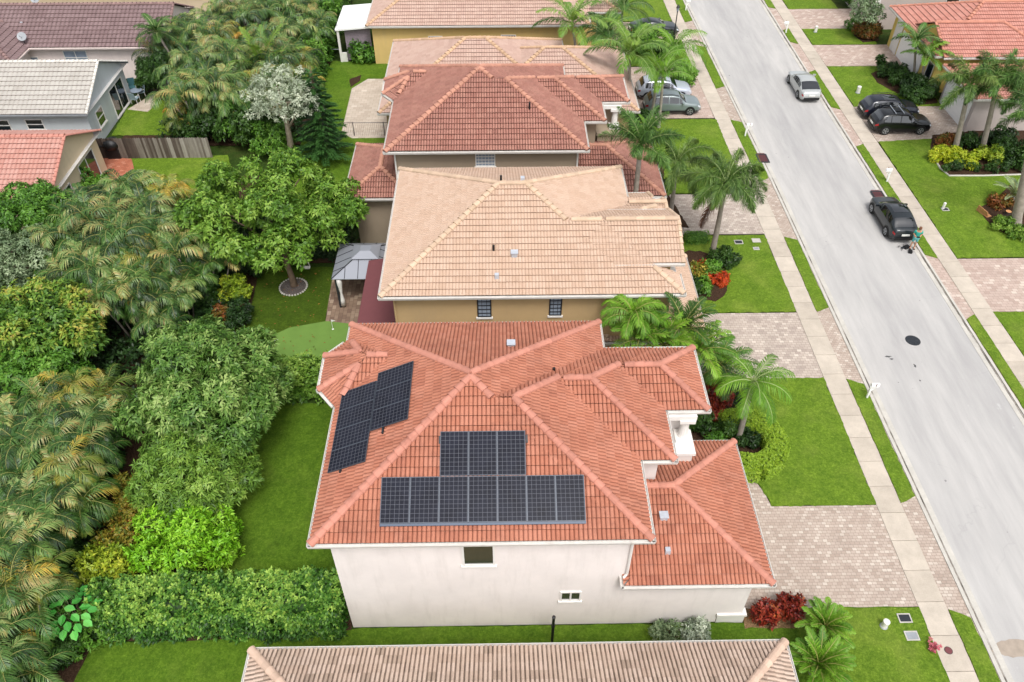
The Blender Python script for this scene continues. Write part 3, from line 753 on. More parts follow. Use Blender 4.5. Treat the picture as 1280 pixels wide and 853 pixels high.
# ------------------------------------------------------------------ ground
def sheet(name, poly, z, mat, thick=.05):
    b = MB(); b.prism(poly, z-thick, z, bottom=False)
    return tag(b.build(name, M[mat]), kind='structure')
def soft(poly, step=.35, amp=.05, seed=1):       # the wavering edge of turf
    rr = random.Random(seed); out = []
    n = len(poly)
    for i in range(n):
        p, q = poly[i], poly[(i+1) % n]; L = math.hypot(q[0]-p[0], q[1]-p[1]); k = max(1, int(L/step))
        for j in range(k):
            f = j/k; out.append((p[0]+(q[0]-p[0])*f+rr.uniform(-amp, amp), p[1]+(q[1]-p[1])*f+rr.uniform(-amp, amp)))
    return out
b = MB(); b.add([(-900,-300,-.06),(900,-300,-.06),(900,2500,-.06),(-900,2500,-.06)], [(0,1,2,3)]); tag(b.build('ground', M['ground']), kind='structure')
def xl(Y): return 0 if Y < 50 else -.5*((Y-50)/35)     # the west kerb line drifts a little with distance
YS = [-40, 0, 10, 20, 30, 40, 50, 60, 70, 80, 90, 120, 200]
def band(name, xa, xb, z, mat, ys=YS, fa=xl, fb=xl, thick=.06):
    poly = [(xa+fa(y), y) for y in ys]+[(xb+fb(y), y) for y in reversed(ys)]
    return sheet(name, poly[::-1] if False else [(xb+fb(y), y) for y in ys]+[(xa+fa(y), y) for y in reversed(ys)], z, mat, thick)
zero = lambda Y: 0
def xr(Y): return .012*(Y-36)*.6 if False else (0 if Y < 60 else .15*(Y-60)/25)
band('road', 20.4, 27.2, .0, 'asphalt', fb=xr)
# low rolled kerbs: outer lip, dirt line, inner pan
for nm, a, b_, z, mt in (('gutter', 20.13, 20.395, .012, 'kerb'), ('gutter', 20.02, 20.13, .004, 'gutter'), ('kerb', 19.86, 20.02, .06, 'kerb')): band(nm, a, b_, z, mt)
for nm, a, b_, z, mt in (('gutter', 27.205, 27.45, .012, 'kerb'), ('gutter', 27.45, 27.55, .004, 'gutter'), ('kerb', 27.55, 27.7, .06, 'kerb')): band(nm, a, b_, z, mt, fa=xr, fb=xr)
def sidewalk(xa, xb, f, joint0, pitch=1.52):
    rr = random.Random(int(xa)); y = joint0
    while y > -10: y -= pitch
    b = MB()
    while y < 110:
        y1 = y+pitch-.025
        b.add([(xa+f(y),y,.05),(xb+f(y),y,.05),(xb+f(y1),y1,.05),(xa+f(y1),y1,.05),(xa+f(y),y,-.02),(xb+f(y),y,-.02),(xb+f(y1),y1,-.02),(xa+f(y1),y1,-.02)], [(0,1,2,3),(4,5,1,0),(6,7,3,2),(5,6,2,1),(7,4,0,3)], 0, rr.random())
        y += pitch
    tag(b.build('sidewalk', M['walk'], tint=True), kind='structure')
    band('sidewalk_bed', xa-.01, xb+.01, -.0, 'gutter', fa=f, fb=f)
sidewalk(17.78, 18.97, xl, G(1150, 676)[1]); sidewalk(28.45, 29.65, xr, G(1230, 430)[1])
def gy(px, py): return G(px, py)[1]
# paved aprons between sidewalk and kerb, all the way, then verges on top of them
band('apron', 18.975, 19.855, .022, 'paver_pink'); band('apron', 27.705, 28.445, .022, 'paver_far', fa=xr, fb=xr)
def verge(xa, xb, ya, yb, f, seed, skew=.5, flip=False):
    p = [(xa+f(ya)+.03, ya+.1), (xb+f(ya)-.05, ya+skew), (xb+f(yb)-.05, yb-skew), (xa+f(yb)+.03, yb-.1)]
    if flip: p = [(xa+f(ya)+.05, ya+skew), (xb+f(ya)-.03, ya+.1), (xb+f(yb)-.03, yb-.1), (xa+f(yb)+.05, yb-skew)]
    sheet('verge', soft(p, .3, .03, seed), .075, 'lawn', .08)
for i, (a, b_) in enumerate(((-10, gy(1184, 760)), (gy(1135, 632), gy(1065, 473)), (gy(1030, 392), gy(985, 296)), (gy(950, 228), gy(915, 150)), (gy(905, 112), gy(870, 57)), (gy(860, 29), 95))): verge(18.97, 19.86, a, b_, xl, i)
for i, (a, b_) in enumerate(((10, gy(1212, 393)), (gy(1172, 325), gy(1068, 180)), (gy(1048, 138), gy(1008, 88)), (gy(993, 56), gy(975, 36)), (gy(963, 12), 95))): verge(27.7, 28.45, a, b_, xr, 20+i, flip=True)

def px_poly(pts, z=0): return [G(*p, z)[:2] for p in pts]
def ccw(p):
    a = sum(p[i][0]*p[(i+1)%len(p)][1]-p[(i+1)%len(p)][0]*p[i][1] for i in range(len(p))); return p if a > 0 else p[::-1]
def psheet(name, pts, z, mat, amp=0, seed=1, thick=.05):
    p = ccw(px_poly(pts)); p = soft(p, .3, amp, seed) if amp else p
    return sheet(name, p, z, mat, thick)
# driveways, west side
sheet('driveway', rect(9.7, 16.62, 17.77, 21.82), .03, 'paver_pink')
sheet('path', [(10.6,21.823),(12.75,21.823),(12.6,22.6),(11.6,25.2),(10.4,25.2)], .026, 'paver_pink')
sheet('driveway', rect(9.9, 29.6, 17.77, gy(940, 392)), .03, 'paver_grey')
sheet('path', rect(10.2, gy(940, 392)+.003, 12.1, 38.4), .026, 'paver_grey')
sheet('driveway', rect(10.0, gy(930, 293), 17.77, gy(930, 243)), .03, 'paver_grey')
sheet('driveway', rect(10.5, gy(850, 148), 17.6, gy(850, 84)), .03, 'paver_far')
sheet('driveway', rect(9.0, 72.6, 17.5, gy(850, 28)), .03, 'paver_far')
# lawns, west side
sheet('lawn', soft([(12.75,21.84),(17.76,21.84),(17.76,gy(1020,473)),(12.3,gy(1000,473)),(11.2,27.5),(10.6,25.3),(11.7,25.2),(12.6,22.6)], .22, .05, 1), .06, 'lawn')
sheet('lawn', soft([(12.15,gy(940,391)),(17.76,gy(940,391)),(17.76,gy(940,295)),(11.5,gy(900,295)),(11.5,36)], .22, .05, 2), .06, 'lawn')
sheet('lawn', soft([(10.5,gy(860,242)),(17.7,gy(900,242)),(17.7,gy(860,150)),(10.5,gy(860,150))], .22, .05, 3), .06, 'lawn')
sheet('lawn', soft([(10,gy(860,83)),(17.5,gy(860,83)),(17.45,gy(860,50)),(10,gy(860,50))], .22, .05, 4), .06, 'lawn')
sheet('lawn', soft([(9,gy(850,27)),(17.3,gy(850,27)),(17.2,100),(9,100)], .22, .05, 5), .06, 'lawn')
sheet('lawn', soft([(-17.4,13.2),(-17.15,15.55),(-9,15.6),(-6.4,16.0),(9.6,16.0),(12.4,15.9),(12.6,16.6),(17.76,16.6),(17.76,-8),(-17.6,-8)], .4, .04, 6), .06, 'lawn_back')
sheet('lawn', soft(rect(12.3,-6,17.75,16.55), .3, .03, 7), .068, 'lawn')
sheet('lawn', soft([(-13.4,17.6),(-6.5,17.6),(-6.5,28.6),(-12.9,28.9)], .4, .04, 8), .06, 'lawn_back')
sheet('lawn', soft([(-15,29.4),(-7.4,29.4),(-7.2,35.3),(-10.6,35.5),(-10.7,40.5),(-15.5,40.5)], .4, .05, 9), .06, 'turf')
sheet('lawn', soft([(-16,45),(-9.9,45),(-9.9,49.2),(-6.6,49.4),(-6.6,69.8),(-15.5,71),(-15.5,60)], .4, .05, 10), .06, 'lawn_back')
psheet('lawn', [(140,170),(160,135),(205,125),(240,140),(245,170)], .06, 'lawn', .05, 11)
psheet('lawn', [(160,197),(285,195),(300,240),(170,245)], .06, 'lawn', .05, 12)
# putting green, patios
pg = px_poly([(328,442),(332,430),(345,419),(362,411),(385,407),(402,404),(420,401),(440,402),(450,412),(450,450),(400,455),(340,455)]); sheet('putting_green', ccw(pg), .085, 'green', .03)
b = MB()
pgc = ccw(pg); cxp = sum(p[0] for p in pgc)/len(pgc); cyp = sum(p[1] for p in pgc)/len(pgc)
sheet('fringe', [(p[0]+(p[0]-cxp)*.035, p[1]+(p[1]-cyp)*.05) for p in pgc], .072, 'turf', .02)
sheet('patio', [(-10.55,35.3),(-5.4,34.4),(-5.4,39.9),(-10.75,39.6)], .09, 'paver_brown')
psheet('patio', [(427,167),(440,174),(500,173),(500,100),(460,100),(440,112)], .09, 'paver_tan')
psheet('patio', [(160,138),(196,116),(194,133),(185,141)], .09, 'paver_tan')
psheet('patio', [(100,215),(118,196),(165,200),(168,212),(120,240)], .09, 'paver_brick')
def disc(c, rx, ry, n=28, seed=0, amp=.06):
    rr = random.Random(seed); return [(c[0]+rx*math.cos(2*math.pi*i/n)*(1+rr.uniform(-amp,amp)), c[1]+ry*math.sin(2*math.pi*i/n)*(1+rr.uniform(-amp,amp))) for i in range(n)]
sheet('road_stain', disc(G(1270, 811), 1.0, .38, 30, 77, .12), .006, 'stain', .004)
for i_, (px, py, rx_, ry_) in enumerate(((1110,446,.16,.07),(1115,449,.12,.06),(1144,458,.06,.14),(1150,476,.05,.05),(938,215,.1,.06),(962,232,.08,.08))): sheet('road_stain', disc(G(px, py), rx_, ry_, 14, 78+i_, .45), .006, 'tarspot', .004)
# mulch beds
def disc(c, rx, ry, n=28, seed=0, amp=.06):
    rr = random.Random(seed); return [(c[0]+rx*math.cos(2*math.pi*i/n)*(1+rr.uniform(-amp,amp)), c[1]+ry*math.sin(2*math.pi*i/n)*(1+rr.uniform(-amp,amp))) for i in range(n)]
tc = G(367, 360); sheet('mulch_bed', disc(tc, .8, .8), .1, 'mulch_grey')
b = MB()
for i in range(30):
    a = 2*math.pi*i/30; rr = .06+.02*random.random(); b.lathe([(.01,0),(rr,.02),(rr*.9,.07),(.02,.1)], 6, (tc[0]+.84*math.cos(a), tc[1]+.84*math.sin(a), .05))
tag(b.build('stone_edging', M['kerb']), 'ring of small white stones edging the round mulch bed', 'edging')
sheet('mulch_bed', soft([(-17.1,15.6),(-6.5,15.5),(-6.5,17.7),(-13.2,17.7),(-13,29),(-15.2,29.3),(-19,29.5),(-19.5,17)], .4, .06, 31), .055, 'mulch')
sheet('mulch_bed', soft([(-31,28),(-13,28),(-15,36),(-15.5,41),(-10.8,41),(-9.5,43.5),(-16,44.5),(-16,52),(-31,50)], .4, .06, 32), .05, 'mulch')
sheet('mulch_bed', soft(rect(-34,0,-17.2,28), .4, .06, 33), .05, 'mulch')
sheet('mulch_bed', soft(rect(-30,56,-15.6,100), .4, .06, 34), .045, 'mulch')
sheet('mulch_bed', soft([(10.1,23.2),(11.6,25.2),(12.9,23.9),(13.6,24.6),(13.8,26),(12.8,27.6),(11.8,29.2),(9.4,29.2),(8.7,26)], .3, .04, 35), .088, 'mulch')
sheet('mulch_bed', soft(disc((12.7, gy(885,345)), 1.6, 2.5), .3, .03, 36), .086, 'mulch')
sheet('mulch_bed', soft([(10.05,15.75),(12.5,15.7),(13,16.6),(10.1,16.65)], .3, .05, 37), .075, 'litter')
psheet('mulch_bed', [(800,200),(830,195),(830,235),(860,285),(790,285),(780,240)], .08, 'mulch', .05, 38)
psheet('mulch_bed', [(780,125),(812,142),(812,175),(780,190),(770,150)], .08, 'mulch', .05, 39)
psheet('mulch_bed', [(450,102),(438,110),(437,100),(452,95)], .08, 'mulch', .04, 40)
# east side
def bx(pts, name, mat, z, amp=.03, seed=1): psheet(name, pts, z, mat, amp, seed)
sheet('lawn', soft(rect(29.67,10,60,gy(1250,391)), .22, .05, 41), .06, 'lawn')
sheet('driveway', rect(29.67,gy(1250,390),60,gy(1220,324)), .03, 'paver_far')
sheet('lawn', soft([(29.67,gy(1195,323)),(60,gy(1250,322)),(60,gy(1250,170)),(37,gy(1165,172)),(29.75,gy(1098,178))], .22, .05, 42), .06, 'lawn')
sheet('driveway', rect(29.7,gy(1098,178),37.15,gy(1090,134)), .03, 'paver_pink')
sheet('lawn', soft([(29.72,gy(1090,134)),(37.2,gy(1090,134)),(37.2,gy(1090,84)),(29.75,gy(1030,84))], .22, .05, 43), .06, 'lawn')
sheet('driveway', rect(29.75,gy(1032,83),37.2,gy(1010,57)), .03, 'paver_far')
sheet('lawn', soft([(29.8,gy(1010,56.5)),(36,gy(1010,56.5)),(36,gy(1000,37)),(29.8,gy(1000,37))], .22, .05, 44), .06, 'lawn')
sheet('driveway', rect(29.8,gy(1000,36.5),36.4,gy(980,12)), .03, 'paver_far')
sheet('lawn', soft([(29.85,gy(980,12)),(35,gy(980,12)),(35,100),(29.9,100)], .22, .05, 45), .06, 'lawn')
psheet('mulch_bed', [(1162,190),(1175,212),(1188,220),(1290,218),(1290,150),(1215,165),(1165,170)], .085, 'mulch', .04, 46)
psheet('mulch_bed', [(1222,262),(1240,285),(1262,296),(1290,304),(1290,225),(1262,232),(1245,250)], .085, 'mulch', .04, 47)
psheet('mulch_bed', [(1088,93),(1096,104),(1118,116),(1150,132),(1172,130),(1160,95),(1115,82)], .085, 'mulch', .04, 48)
psheet('mulch_bed', [(1066,44),(1078,54),(1098,52),(1098,38),(1080,34)], .085, 'mulch', .04, 49)
# stone strip round the corner bed
def path_tube(name, pts, r, mat, z=.08, **k):
    b = MB(); b.tube([G(*p, 0)[:2]+(z,) for p in pts], r, 6); return b.build(name, M[mat], **k)
tag(path_tube('stone_edging', [(1163,192),(1175,212),(1186,221),(1230,221),(1290,219)], .07, 'kerb'), 'pale stone edging round the bed with chartreuse shrubs', 'edging')
# manhole, lids, inlets
mc_ = G(1141, 426); t = thing('manhole_cover', 'dark round iron manhole cover in the middle of the street', 'manhole cover', (*mc_[:2], .004))
b = MB(); b.lathe([(.6,0),(.6,.003),(.58,.004),(.02,.004)], 28); b.build('collar', M['asphalt'], t)
b = MB(); b.lathe([(.43,.007),(.43,.012),(.36,.016),(.34,.012),(.2,.012),(.18,.016),(.02,.016)], 24)
for k in range(8): a = k*math.pi/4; b.tube([(.2*math.cos(a),.2*math.sin(a),.014),(.33*math.cos(a),.33*math.sin(a),.014)], .012, 4)
b.build('cover', M['dark'], t)
def inlet(px, py, x0, x1, label, f):
    X, Y, _ = G(px, py); t = thing('storm_drain', label, 'storm drain', (X, Y, 0))
    b = MB(); w, d = .42, .62
    b.box(-w, -d, .062, w, -d+.1, .085); b.box(-w, d-.1, .062, w, d, .085); b.box(-w, -d+.1, .062, -w+.1, d-.1, .085); b.box(w-.1, -d+.1, .062, w, d-.1, .085); b.build('frame', M['dark'], t)
    b = MB(); b.box(-w+.1, -d+.1, .061, w-.1, d-.1, .068, 1)
    for k in range(8): y = -d+.17+k*.16; b.box(-w+.1, y, .07, w-.1, y+.07, .082)
    b.build('grate', [M['maroon'], M['black']], t)
inlet(953, 199, 0, 0, 'rusty storm drain in the near-side kerb beside the foxtail palm', xl); inlet(1098, 246, 0, 0, 'rusty storm drain in the kerb just ahead of the parked crossover', xr)
def lid(px, py, label, w=.28, mat='dark'):
    X, Y, _ = G(px, py); t = thing('meter_box', label, 'meter box', (X, Y, .065))
    b = MB(); b.box(-w, -w*.75, 0, w, -w*.75+.05, .03); b.box(-w, w*.75-.05, 0, w, w*.75, .03); b.box(-w, -w*.75+.05, 0, -w+.05, w*.75-.05, .03); b.box(w-.05, -w*.75+.05, 0, w, w*.75-.05, .03); b.build('rim', M['kerb'], t)
    b = MB(); b.box(-w+.05, -w*.75+.05, 0, w-.05, w*.75-.05, .02); b.box(-.04, -.02, .02, .04, .02, .028); b.build('lid', M[mat], t)
lid(1130, 774, 'dark meter box lid in the lawn, nearer the driveway'); lid(1139, 796, 'grey meter box lid in the lawn, farther from the driveway', mat='grey')
lid(923, 304, 'dark meter box lid beside the foxtail palm'); lid(945, 302, 'pale meter box lid near the sidewalk by the cream house', mat='kerb'); lid(945, 312, 'small grey lid in the lawn by the cream house sidewalk', .2, 'grey')
lid(1181, 263, 'dark meter box lid in the lawn beside the white stub post', .25)
def stub(px, py, label, mat='white', r=.13, h=.45):
    X, Y, _ = G(px, py); t = thing('utility_post', label, 'utility post', (X, Y, .06))
    b = MB(); b.lathe([(r,0),(r,h*.75),(r*1.08,h*.77),(r*1.08,h*.95),(r*.8,h),(.02,h*1.02)], 12); b.build('post', M[mat], t, smooth=False)
    b = MB(); b.lathe([(r*1.3,-.01),(r*1.3,.03),(r,.05)], 12); b.build('base', M['grey'], t)
stub(1104, 784, 'stubby white utility post in the front lawn near two meter lids'); stub(1178, 262, 'short white stub post in the lawn across from the parked crossover', r=.09, h=.5)
stub(1072, 117, 'white globe-topped post on the lawn beside the black cars', r=.16, h=.6); stub(1019, 41, 'white stub post on the small lawn between far driveways', r=.14, h=.6)
stub(853, 97, 'white stub post half hidden by palm fronds beyond the pale SUV', r=.15, h=.6)
# ------------------------------------------------------------------ cars
def lerp_tab(tab, x):
    for (a, va), (b, vb) in zip(tab, tab[1:]):
        if x <= b:
            f = (x-a)/(b-a) if b > a else 0; f = f*f*(3-2*f)*.5+f*.5
            return va+(vb-va)*f
    return tab[-1][1]
def car_paint(name, h, metal=.35):
    t = NT(name); t.b.inputs['Coat Weight'].default_value = .6; t.b.inputs['Coat Roughness'].default_value = .05
    return t.out(lin(h), .3, metal)
M['paint_silver'] = car_paint('silver_paint', 'b3b6b4', .3); M['paint_black'] = car_paint('black_paint', '0e1013', .2); M['paint_navy'] = car_paint('midnight_paint', '1a1e2a', .3)
M['paint_graphite'] = car_paint('graphite_paint', '22282c', .3); M['paint_pale'] = car_paint('pale_silver_paint', 'b9bfca', .3); M['paint_sage'] = car_paint('grey_green_paint', '7d8889', .3)
M['lamp_red'] = plain('tail_lamp_red', '9a1f22', .25, var=.1); M['lamp_clear'] = plain('head_lamp_clear', 'c9ced4', .15); M['plate'] = plain('plate_white', 'd8d8d2', .5)
SUV = dict(L=4.62, W=1.86, H=1.66, wb=(.19,.795), r=.36, clad=True, rails=True,
  top=[(0,.82),(.012,1.0),(.05,1.16),(.11,1.5),(.17,1.6),(.35,1.66),(.5,1.63),(.58,1.54),(.72,1.1),(.78,1.04),(.9,.97),(.965,.85),(1,.62)],
  belt=[(0,.86),(.1,1.06),(.6,1.0),(.75,.97),(.92,.86),(1,.56)], rear=(.055,.112), wind=(.6,.712), side=[(.13,.235),(.25,.4),(.415,.585),(.592,.64)])
SEDAN = dict(L=4.75, W=1.83, H=1.44, wb=(.2,.8), r=.34, clad=False, rails=False,
  top=[(0,.7),(.015,.9),(.045,.98),(.095,1.01),(.29,1.35),(.42,1.43),(.5,1.4),(.57,1.31),(.73,.97),(.79,.92),(.92,.84),(.975,.7),(1,.5)],
  belt=[(0,.72),(.12,.96),(.6,.92),(.75,.9),(.92,.76),(1,.45)], rear=(.105,.28), wind=(.59,.705), side=[(.215,.33),(.34,.455),(.465,.61)])
CROSS = dict(L=4.55, W=1.85, H=1.58, wb=(.2,.795), r=.36, clad=True, rails=False,
  top=[(0,.8),(.012,1.02),(.05,1.1),(.2,1.46),(.32,1.56),(.42,1.58),(.52,1.54),(.58,1.46),(.73,1.06),(.79,1.0),(.91,.92),(.97,.78),(1,.56)],
  belt=[(0,.82),(.1,1.04),(.6,.98),(.75,.94),(.92,.82),(1,.5)], rear=(.062,.195), wind=(.595,.715), side=[(.2,.29),(.305,.43),(.445,.61)])
def make_car(name, label, cat, S, paint, loc, rz, group, rack=False, sunroof=False, lampstyle='wrap'):
    t = thing(name, label, cat, loc, rz, group)
    L, W, Hh = S['L'], S['W'], S['H']
    wtab = [(0,.80),(.03,.9),(.1,.97),(.25,1),(.75,1),(.88,.96),(.955,.86),(1,.62)]
    def sec(x):
        zt = lerp_tab(S['top'], x); zb = min(lerp_tab(S['belt'], x), zt-.035); w = W/2*lerp_tab(wtab, x)
        c = max(0, min(1, (zt-zb-.05)/.42)); wr = w*(.9-.17*c)
        zl = .22+(.1 if x < .04 or x > .96 else 0)
        zs = zl+(zb-zl)*.42
        return [(0,zl),(w*.86,zl),(w*.985,zl+.08),(w,zs),(w*.985,zs+(zb-zs)*.65),(w*.955,zb),(wr*1.0,zt-.045-.03*c),(wr*.88,zt-.008-.02*c),(wr*.5,zt+.012*c),(0,zt+.02*c)]
    T = [0,1,2,3,4,5,6,7,8,9]
    def S3(x, tt, off=0, sgn=1):
        s = sec(x); i = min(int(tt), 8); f = tt-i
        y = s[i][0]+(s[i+1][0]-s[i][0])*f; z = s[i][1]+(s[i+1][1]-s[i][1])*f
        p = Vector(((x-.5)*L, y*sgn, z))
        if off:
            d = Vector((0, y if tt < 7 else 0, max(0, z-.7) if tt > 4.5 else 0))
            e = .01; z1 = lerp_tab(S['top'], min(1, x+e)); z0 = lerp_tab(S['top'], max(0, x-e)); g = (z1-z0)/(2*e*L)
            n = Vector((-g if tt >= 5 else 0, (1 if tt < 6.5 else .0)*sgn, 1 if tt >= 6 else .25 if tt >= 5 else 0)).normalized()
            p += n*off
        return p
    nx = 44; xs = [.5-.5*math.cos(math.pi*i/nx) for i in range(nx+1)]
    b = MB(); ring = []
    vs = []; per = 19
    for x in xs:
        for k in range(per):
            tt = k if k <= 9 else 18-k
            p = S3(x, min(tt, 9), 0, 1 if k <= 9 else -1); vs.append(p)
    fs = []
    for i in range(nx):
        for k in range(per-1): fs.append((i*per+k, i*per+k+1, (i+1)*per+k+1, (i+1)*per+k))
    fs += [tuple(range(per-1, -1, -1)), tuple(nx*per+k for k in range(per))]
    b.add(vs, fs); b.build('body', paint, t, smooth=True)
    def patch(xa, xb, ta, tb, off, sg, nx_=5, nt=3, inset_top=0):
        m = MB(); vs = []
        for i in range(nx_+1):
            for j in range(nt+1):
                x = xa+(xb-xa)*i/nx_; tt = ta+(tb-ta)*j/nt; vs.append(S3(x, tt, off, sg))
        fs = [(i*(nt+1)+j, (i+1)*(nt+1)+j, (i+1)*(nt+1)+j+1, i*(nt+1)+j+1) for i in range(nx_) for j in range(nt)]
        m.add(vs, fs if sg < 0 else [f[::-1] for f in fs]); return m
    def join(ms, nm, mat, par=t, sm=True):
        m = MB()
        for q in ms: m.add(q.v, q.f)
        return m.build(nm, M[mat], par, smooth=sm)
    for sg in (1, -1):
        for xa, xb in S['side']: join([patch(xa, xb, 5.06, 5.92, .012, sg)], 'side_window', 'glass_car')
    join([patch(*S['wind'], 6.3, 9, .014, 1, 5, 4), patch(*S['wind'], 6.3, 9, .014, -1, 5, 4)], 'windscreen', 'glass_car')
    join([patch(*S['rear'], 6.3, 9, .014, 1, 5, 4), patch(*S['rear'], 6.3, 9, .014, -1, 5, 4)], 'rear_window', 'glass_car')
    if sunroof: join([patch(.3, .5, 7.2, 9, .012, 1), patch(.3, .5, 7.2, 9, .012, -1)], 'sunroof', 'glass_car')
    for sg in (1, -1):
        join([patch(.0, .045, 3.9, 5.0, .014, sg)], 'tail_lamp', 'lamp_red'); join([patch(.93, .985, 4.3, 5.6, .014, sg)], 'headlight', 'lamp_clear')
    if S['clad']: join([patch(.02, .98, 1.0, 2.6, .01, 1, 20), patch(.02, .98, 1.0, 2.6, .01, -1, 20)], 'cladding', 'black')
    m = MB(); m.box(-L/2-.03, -W*.36, .3, -L/2+.12, W*.36, .5); m.box(L/2-.13, -W*.28, .3, L/2+.01, W*.28, .52); m.build('bumper_grille', M['black'], t)
    m = MB(); m.box(-L/2-.04, -.26, .62, -L/2+.02, .26, .75); m.build('number_plate', M['plate'], t)
    for sg in (1, -1):
        m = MB(); x = (S['wind'][1]-.06-.5)*L; y0 = W/2*.93*sg; y1 = (W/2+.17)*sg; m.box(x-.06, min(y0,y1), 1.0, x+.06, max(y0,y1), 1.14); m.build('mirror', paint, t)
    for xw in S['wb']:
        for sg in (1, -1):
            x = (xw-.5)*L; r = S['r']; yo = sg*(W/2+.012); m = MB(); n = 20
            def cyl(m, r0, ya, yb):
                vs = [(x+r0*math.cos(2*math.pi*k/n), y, r+r0*math.sin(2*math.pi*k/n)) for y in (ya, yb) for k in range(n)]
                m.add(vs, [(k, (k+1)%n, n+(k+1)%n, n+k) for k in range(n)]+[tuple(range(n-1,-1,-1)), tuple(range(n, 2*n))])
            a = MB(); r2 = r*1.17
            vs = []
            for k in range(15):
                w = math.pi*(k/14)*1.16-.08*math.pi; vs.append((x+r2*math.cos(w), yo*.99, r+r2*math.sin(w)))
            vs += [(v[0], yo*.8, v[2]) for v in vs]; a.add(vs, [tuple(range(15)), tuple(range(29, 14, -1))]+[(k, 15+k, 16+k, k+1) for k in range(14)]); a.build('wheel_arch', M['black'], t)
            cyl(m, r, yo*.78, yo); wheel = m.build('wheel', M['rubber'], t)
            q = MB(); cyl(q, r*.66, yo*.9, yo+sg*.008)
            q.build('rim', M['rim'] if name != 'suv_black' else M['black'], wheel)
            q = MB()
            for k in range(5):
                w = 2*math.pi*(k+.5)/5; ca, sa_ = math.cos(w), math.sin(w); ya, yb = yo+sg*.009, yo+sg*.012
                q.add([(x+r*.2*ca-.03*sa_, ya, r+r*.2*sa_+.03*ca), (x+r*.58*ca-.07*sa_, ya, r+r*.58*sa_+.07*ca), (x+r*.58*ca+.07*sa_, ya, r+r*.58*sa_-.07*ca), (x+r*.2*ca+.03*sa_, ya, r+r*.2*sa_-.03*ca)], [(0,1,2,3) if sg < 0 else (3,2,1,0)])
            q.build('rim_gap', M['black'], wheel)
    if S['rails']:
        for sg in (1, -1):
            m = MB(); y = sg*W*.345; zt = Hh
            m.tube([((.17-.5)*L, y, zt-.1), ((.2-.5)*L, y, zt+.0), ((.45-.5)*L, y, zt+.045), ((.56-.5)*L, y, zt-.04), ((.575-.5)*L, y, zt-.11)], .022, 6); m.build('roof_rail', M['black'] if not rack else M['dark'], t)
    if rack:
        for xx in (.3, .44):
            m = MB(); x = (xx-.5)*L; m.box(x-.03, -W*.36, Hh+.04, x+.03, W*.36, Hh+.08); m.build('roof_bar', M['alu'], t)
        m = MB(); x = (.37-.5)*L; m.box(x-.25, -.25, Hh+.05, x+.25, .25, Hh+.075); m.build('roof_panel', M['black'], t)
    return t
GP_ = 'cars parked in the driveways and along the street'
make_car('parked_car', 'silver sedan parked facing away along the far kerb', 'car', SEDAN, M['paint_silver'], (26.22, 64.55, 0), R(90), GP_)
make_car('parked_car', 'dark graphite crossover parked at the kerb beside a person', 'car', CROSS, M['paint_graphite'], (26.72, 44.75, 0), R(90), GP_, sunroof=True)
make_car('parked_car', 'midnight-dark SUV with roof rails, the farther of two in the driveway across the street', 'car', SUV, M['paint_navy'], (31.95, 59.95, .03), 0, GP_, sunroof=True)
make_car('parked_car', 'black SUV with silver roof bars, nearer the lawn edge in the driveway', 'car', SUV, M['paint_black'], (32.0, 57.65, .03), 0, GP_, rack=True)
make_car('parked_car', 'grey-green SUV parked behind slim palm trunks', 'car', SUV, M['paint_sage'], (14.25, 61.1, .03), 0, GP_, sunroof=False)
make_car('parked_car', 'pale silver SUV on the driveway beyond the grey-green one', 'car', SUV, M['paint_pale'], (13.95, 63.75, .03), 0, GP_, sunroof=True)
make_car('parked_car', 'dark car almost hidden by palm fronds near the lamp post', 'car', SEDAN, M['paint_graphite'], (15.0, 76.6, .03), R(3), GP_)

# ------------------------------------------------------------------ person
M['skin'] = plain('skin', 'b98a6d', .6, var=.05); M['teal'] = plain('teal_cloth', '2f9c8d', .9, var=.1, scale=8); M['hair'] = plain('brown_hair', '6b4630', .8); M['shoe'] = plain('grey_shoe', '3a3a3c', .7); M['lightblue'] = plain('light_shorts', '5fa7a4', .9, var=.1)
def skin_mesh(name, V, E, Rr, mat, parent, sub=1, loc=(0,0,0)):
    me = bpy.data.meshes.new(name); me.from_pydata(V, E, []); o = obj(name, me, mat, parent, loc)
    m = o.modifiers.new('skin', 'SKIN'); m.use_smooth_shade = True
    for i, r in enumerate(Rr):
        s = me.skin_vertices[0].data[i]; s.radius = (r, r) if not isinstance(r, tuple) else r; s.use_root = (i == 0)
    if sub: s = o.modifiers.new('subsurf', 'SUBSURF'); s.levels = sub; s.render_levels = sub
    return o
pp = G(1139.5, 311)
P_ = thing('person', 'person in teal shirt and light shorts standing behind the dark crossover', 'person', (*pp[:2], .0), R(165))
# facing +y before turning; slight bend to the device held in both hands
V = [(0,0,.95),(0,.01,1.1),(0,.02,1.28),(0,.03,1.44),(0,.06,1.53),(0,.09,1.62),(0,.1,1.72),
     (.1,0,.9),(.12,.03,.5),(.12,-.02,.08),(.13,.13,.04),(-.1,0,.9),(-.12,-.01,.5),(-.13,-.06,.08),(-.14,.09,.04),
     (.19,.02,1.42),(.25,-.02,1.17),(.12,.2,1.1),(.06,.28,1.13),(-.19,.02,1.42),(-.25,-.02,1.17),(-.12,.2,1.1),(-.06,.28,1.13)]
E = [(0,1),(1,2),(2,3),(3,4),(4,5),(5,6),(0,7),(7,8),(8,9),(9,10),(0,11),(11,12),(12,13),(13,14),(3,15),(15,16),(16,17),(17,18),(3,19),(19,20),(20,21),(21,22)]
Rr = [(.15,.1),(.13,.09),(.15,.1),(.12,.08),.055,.085,.07,.085,.058,.042,.035,.085,.058,.042,.035,.06,.045,.036,.035,.06,.045,.036,.035]
skin_mesh('body', V, E, Rr, M['skin'], P_)
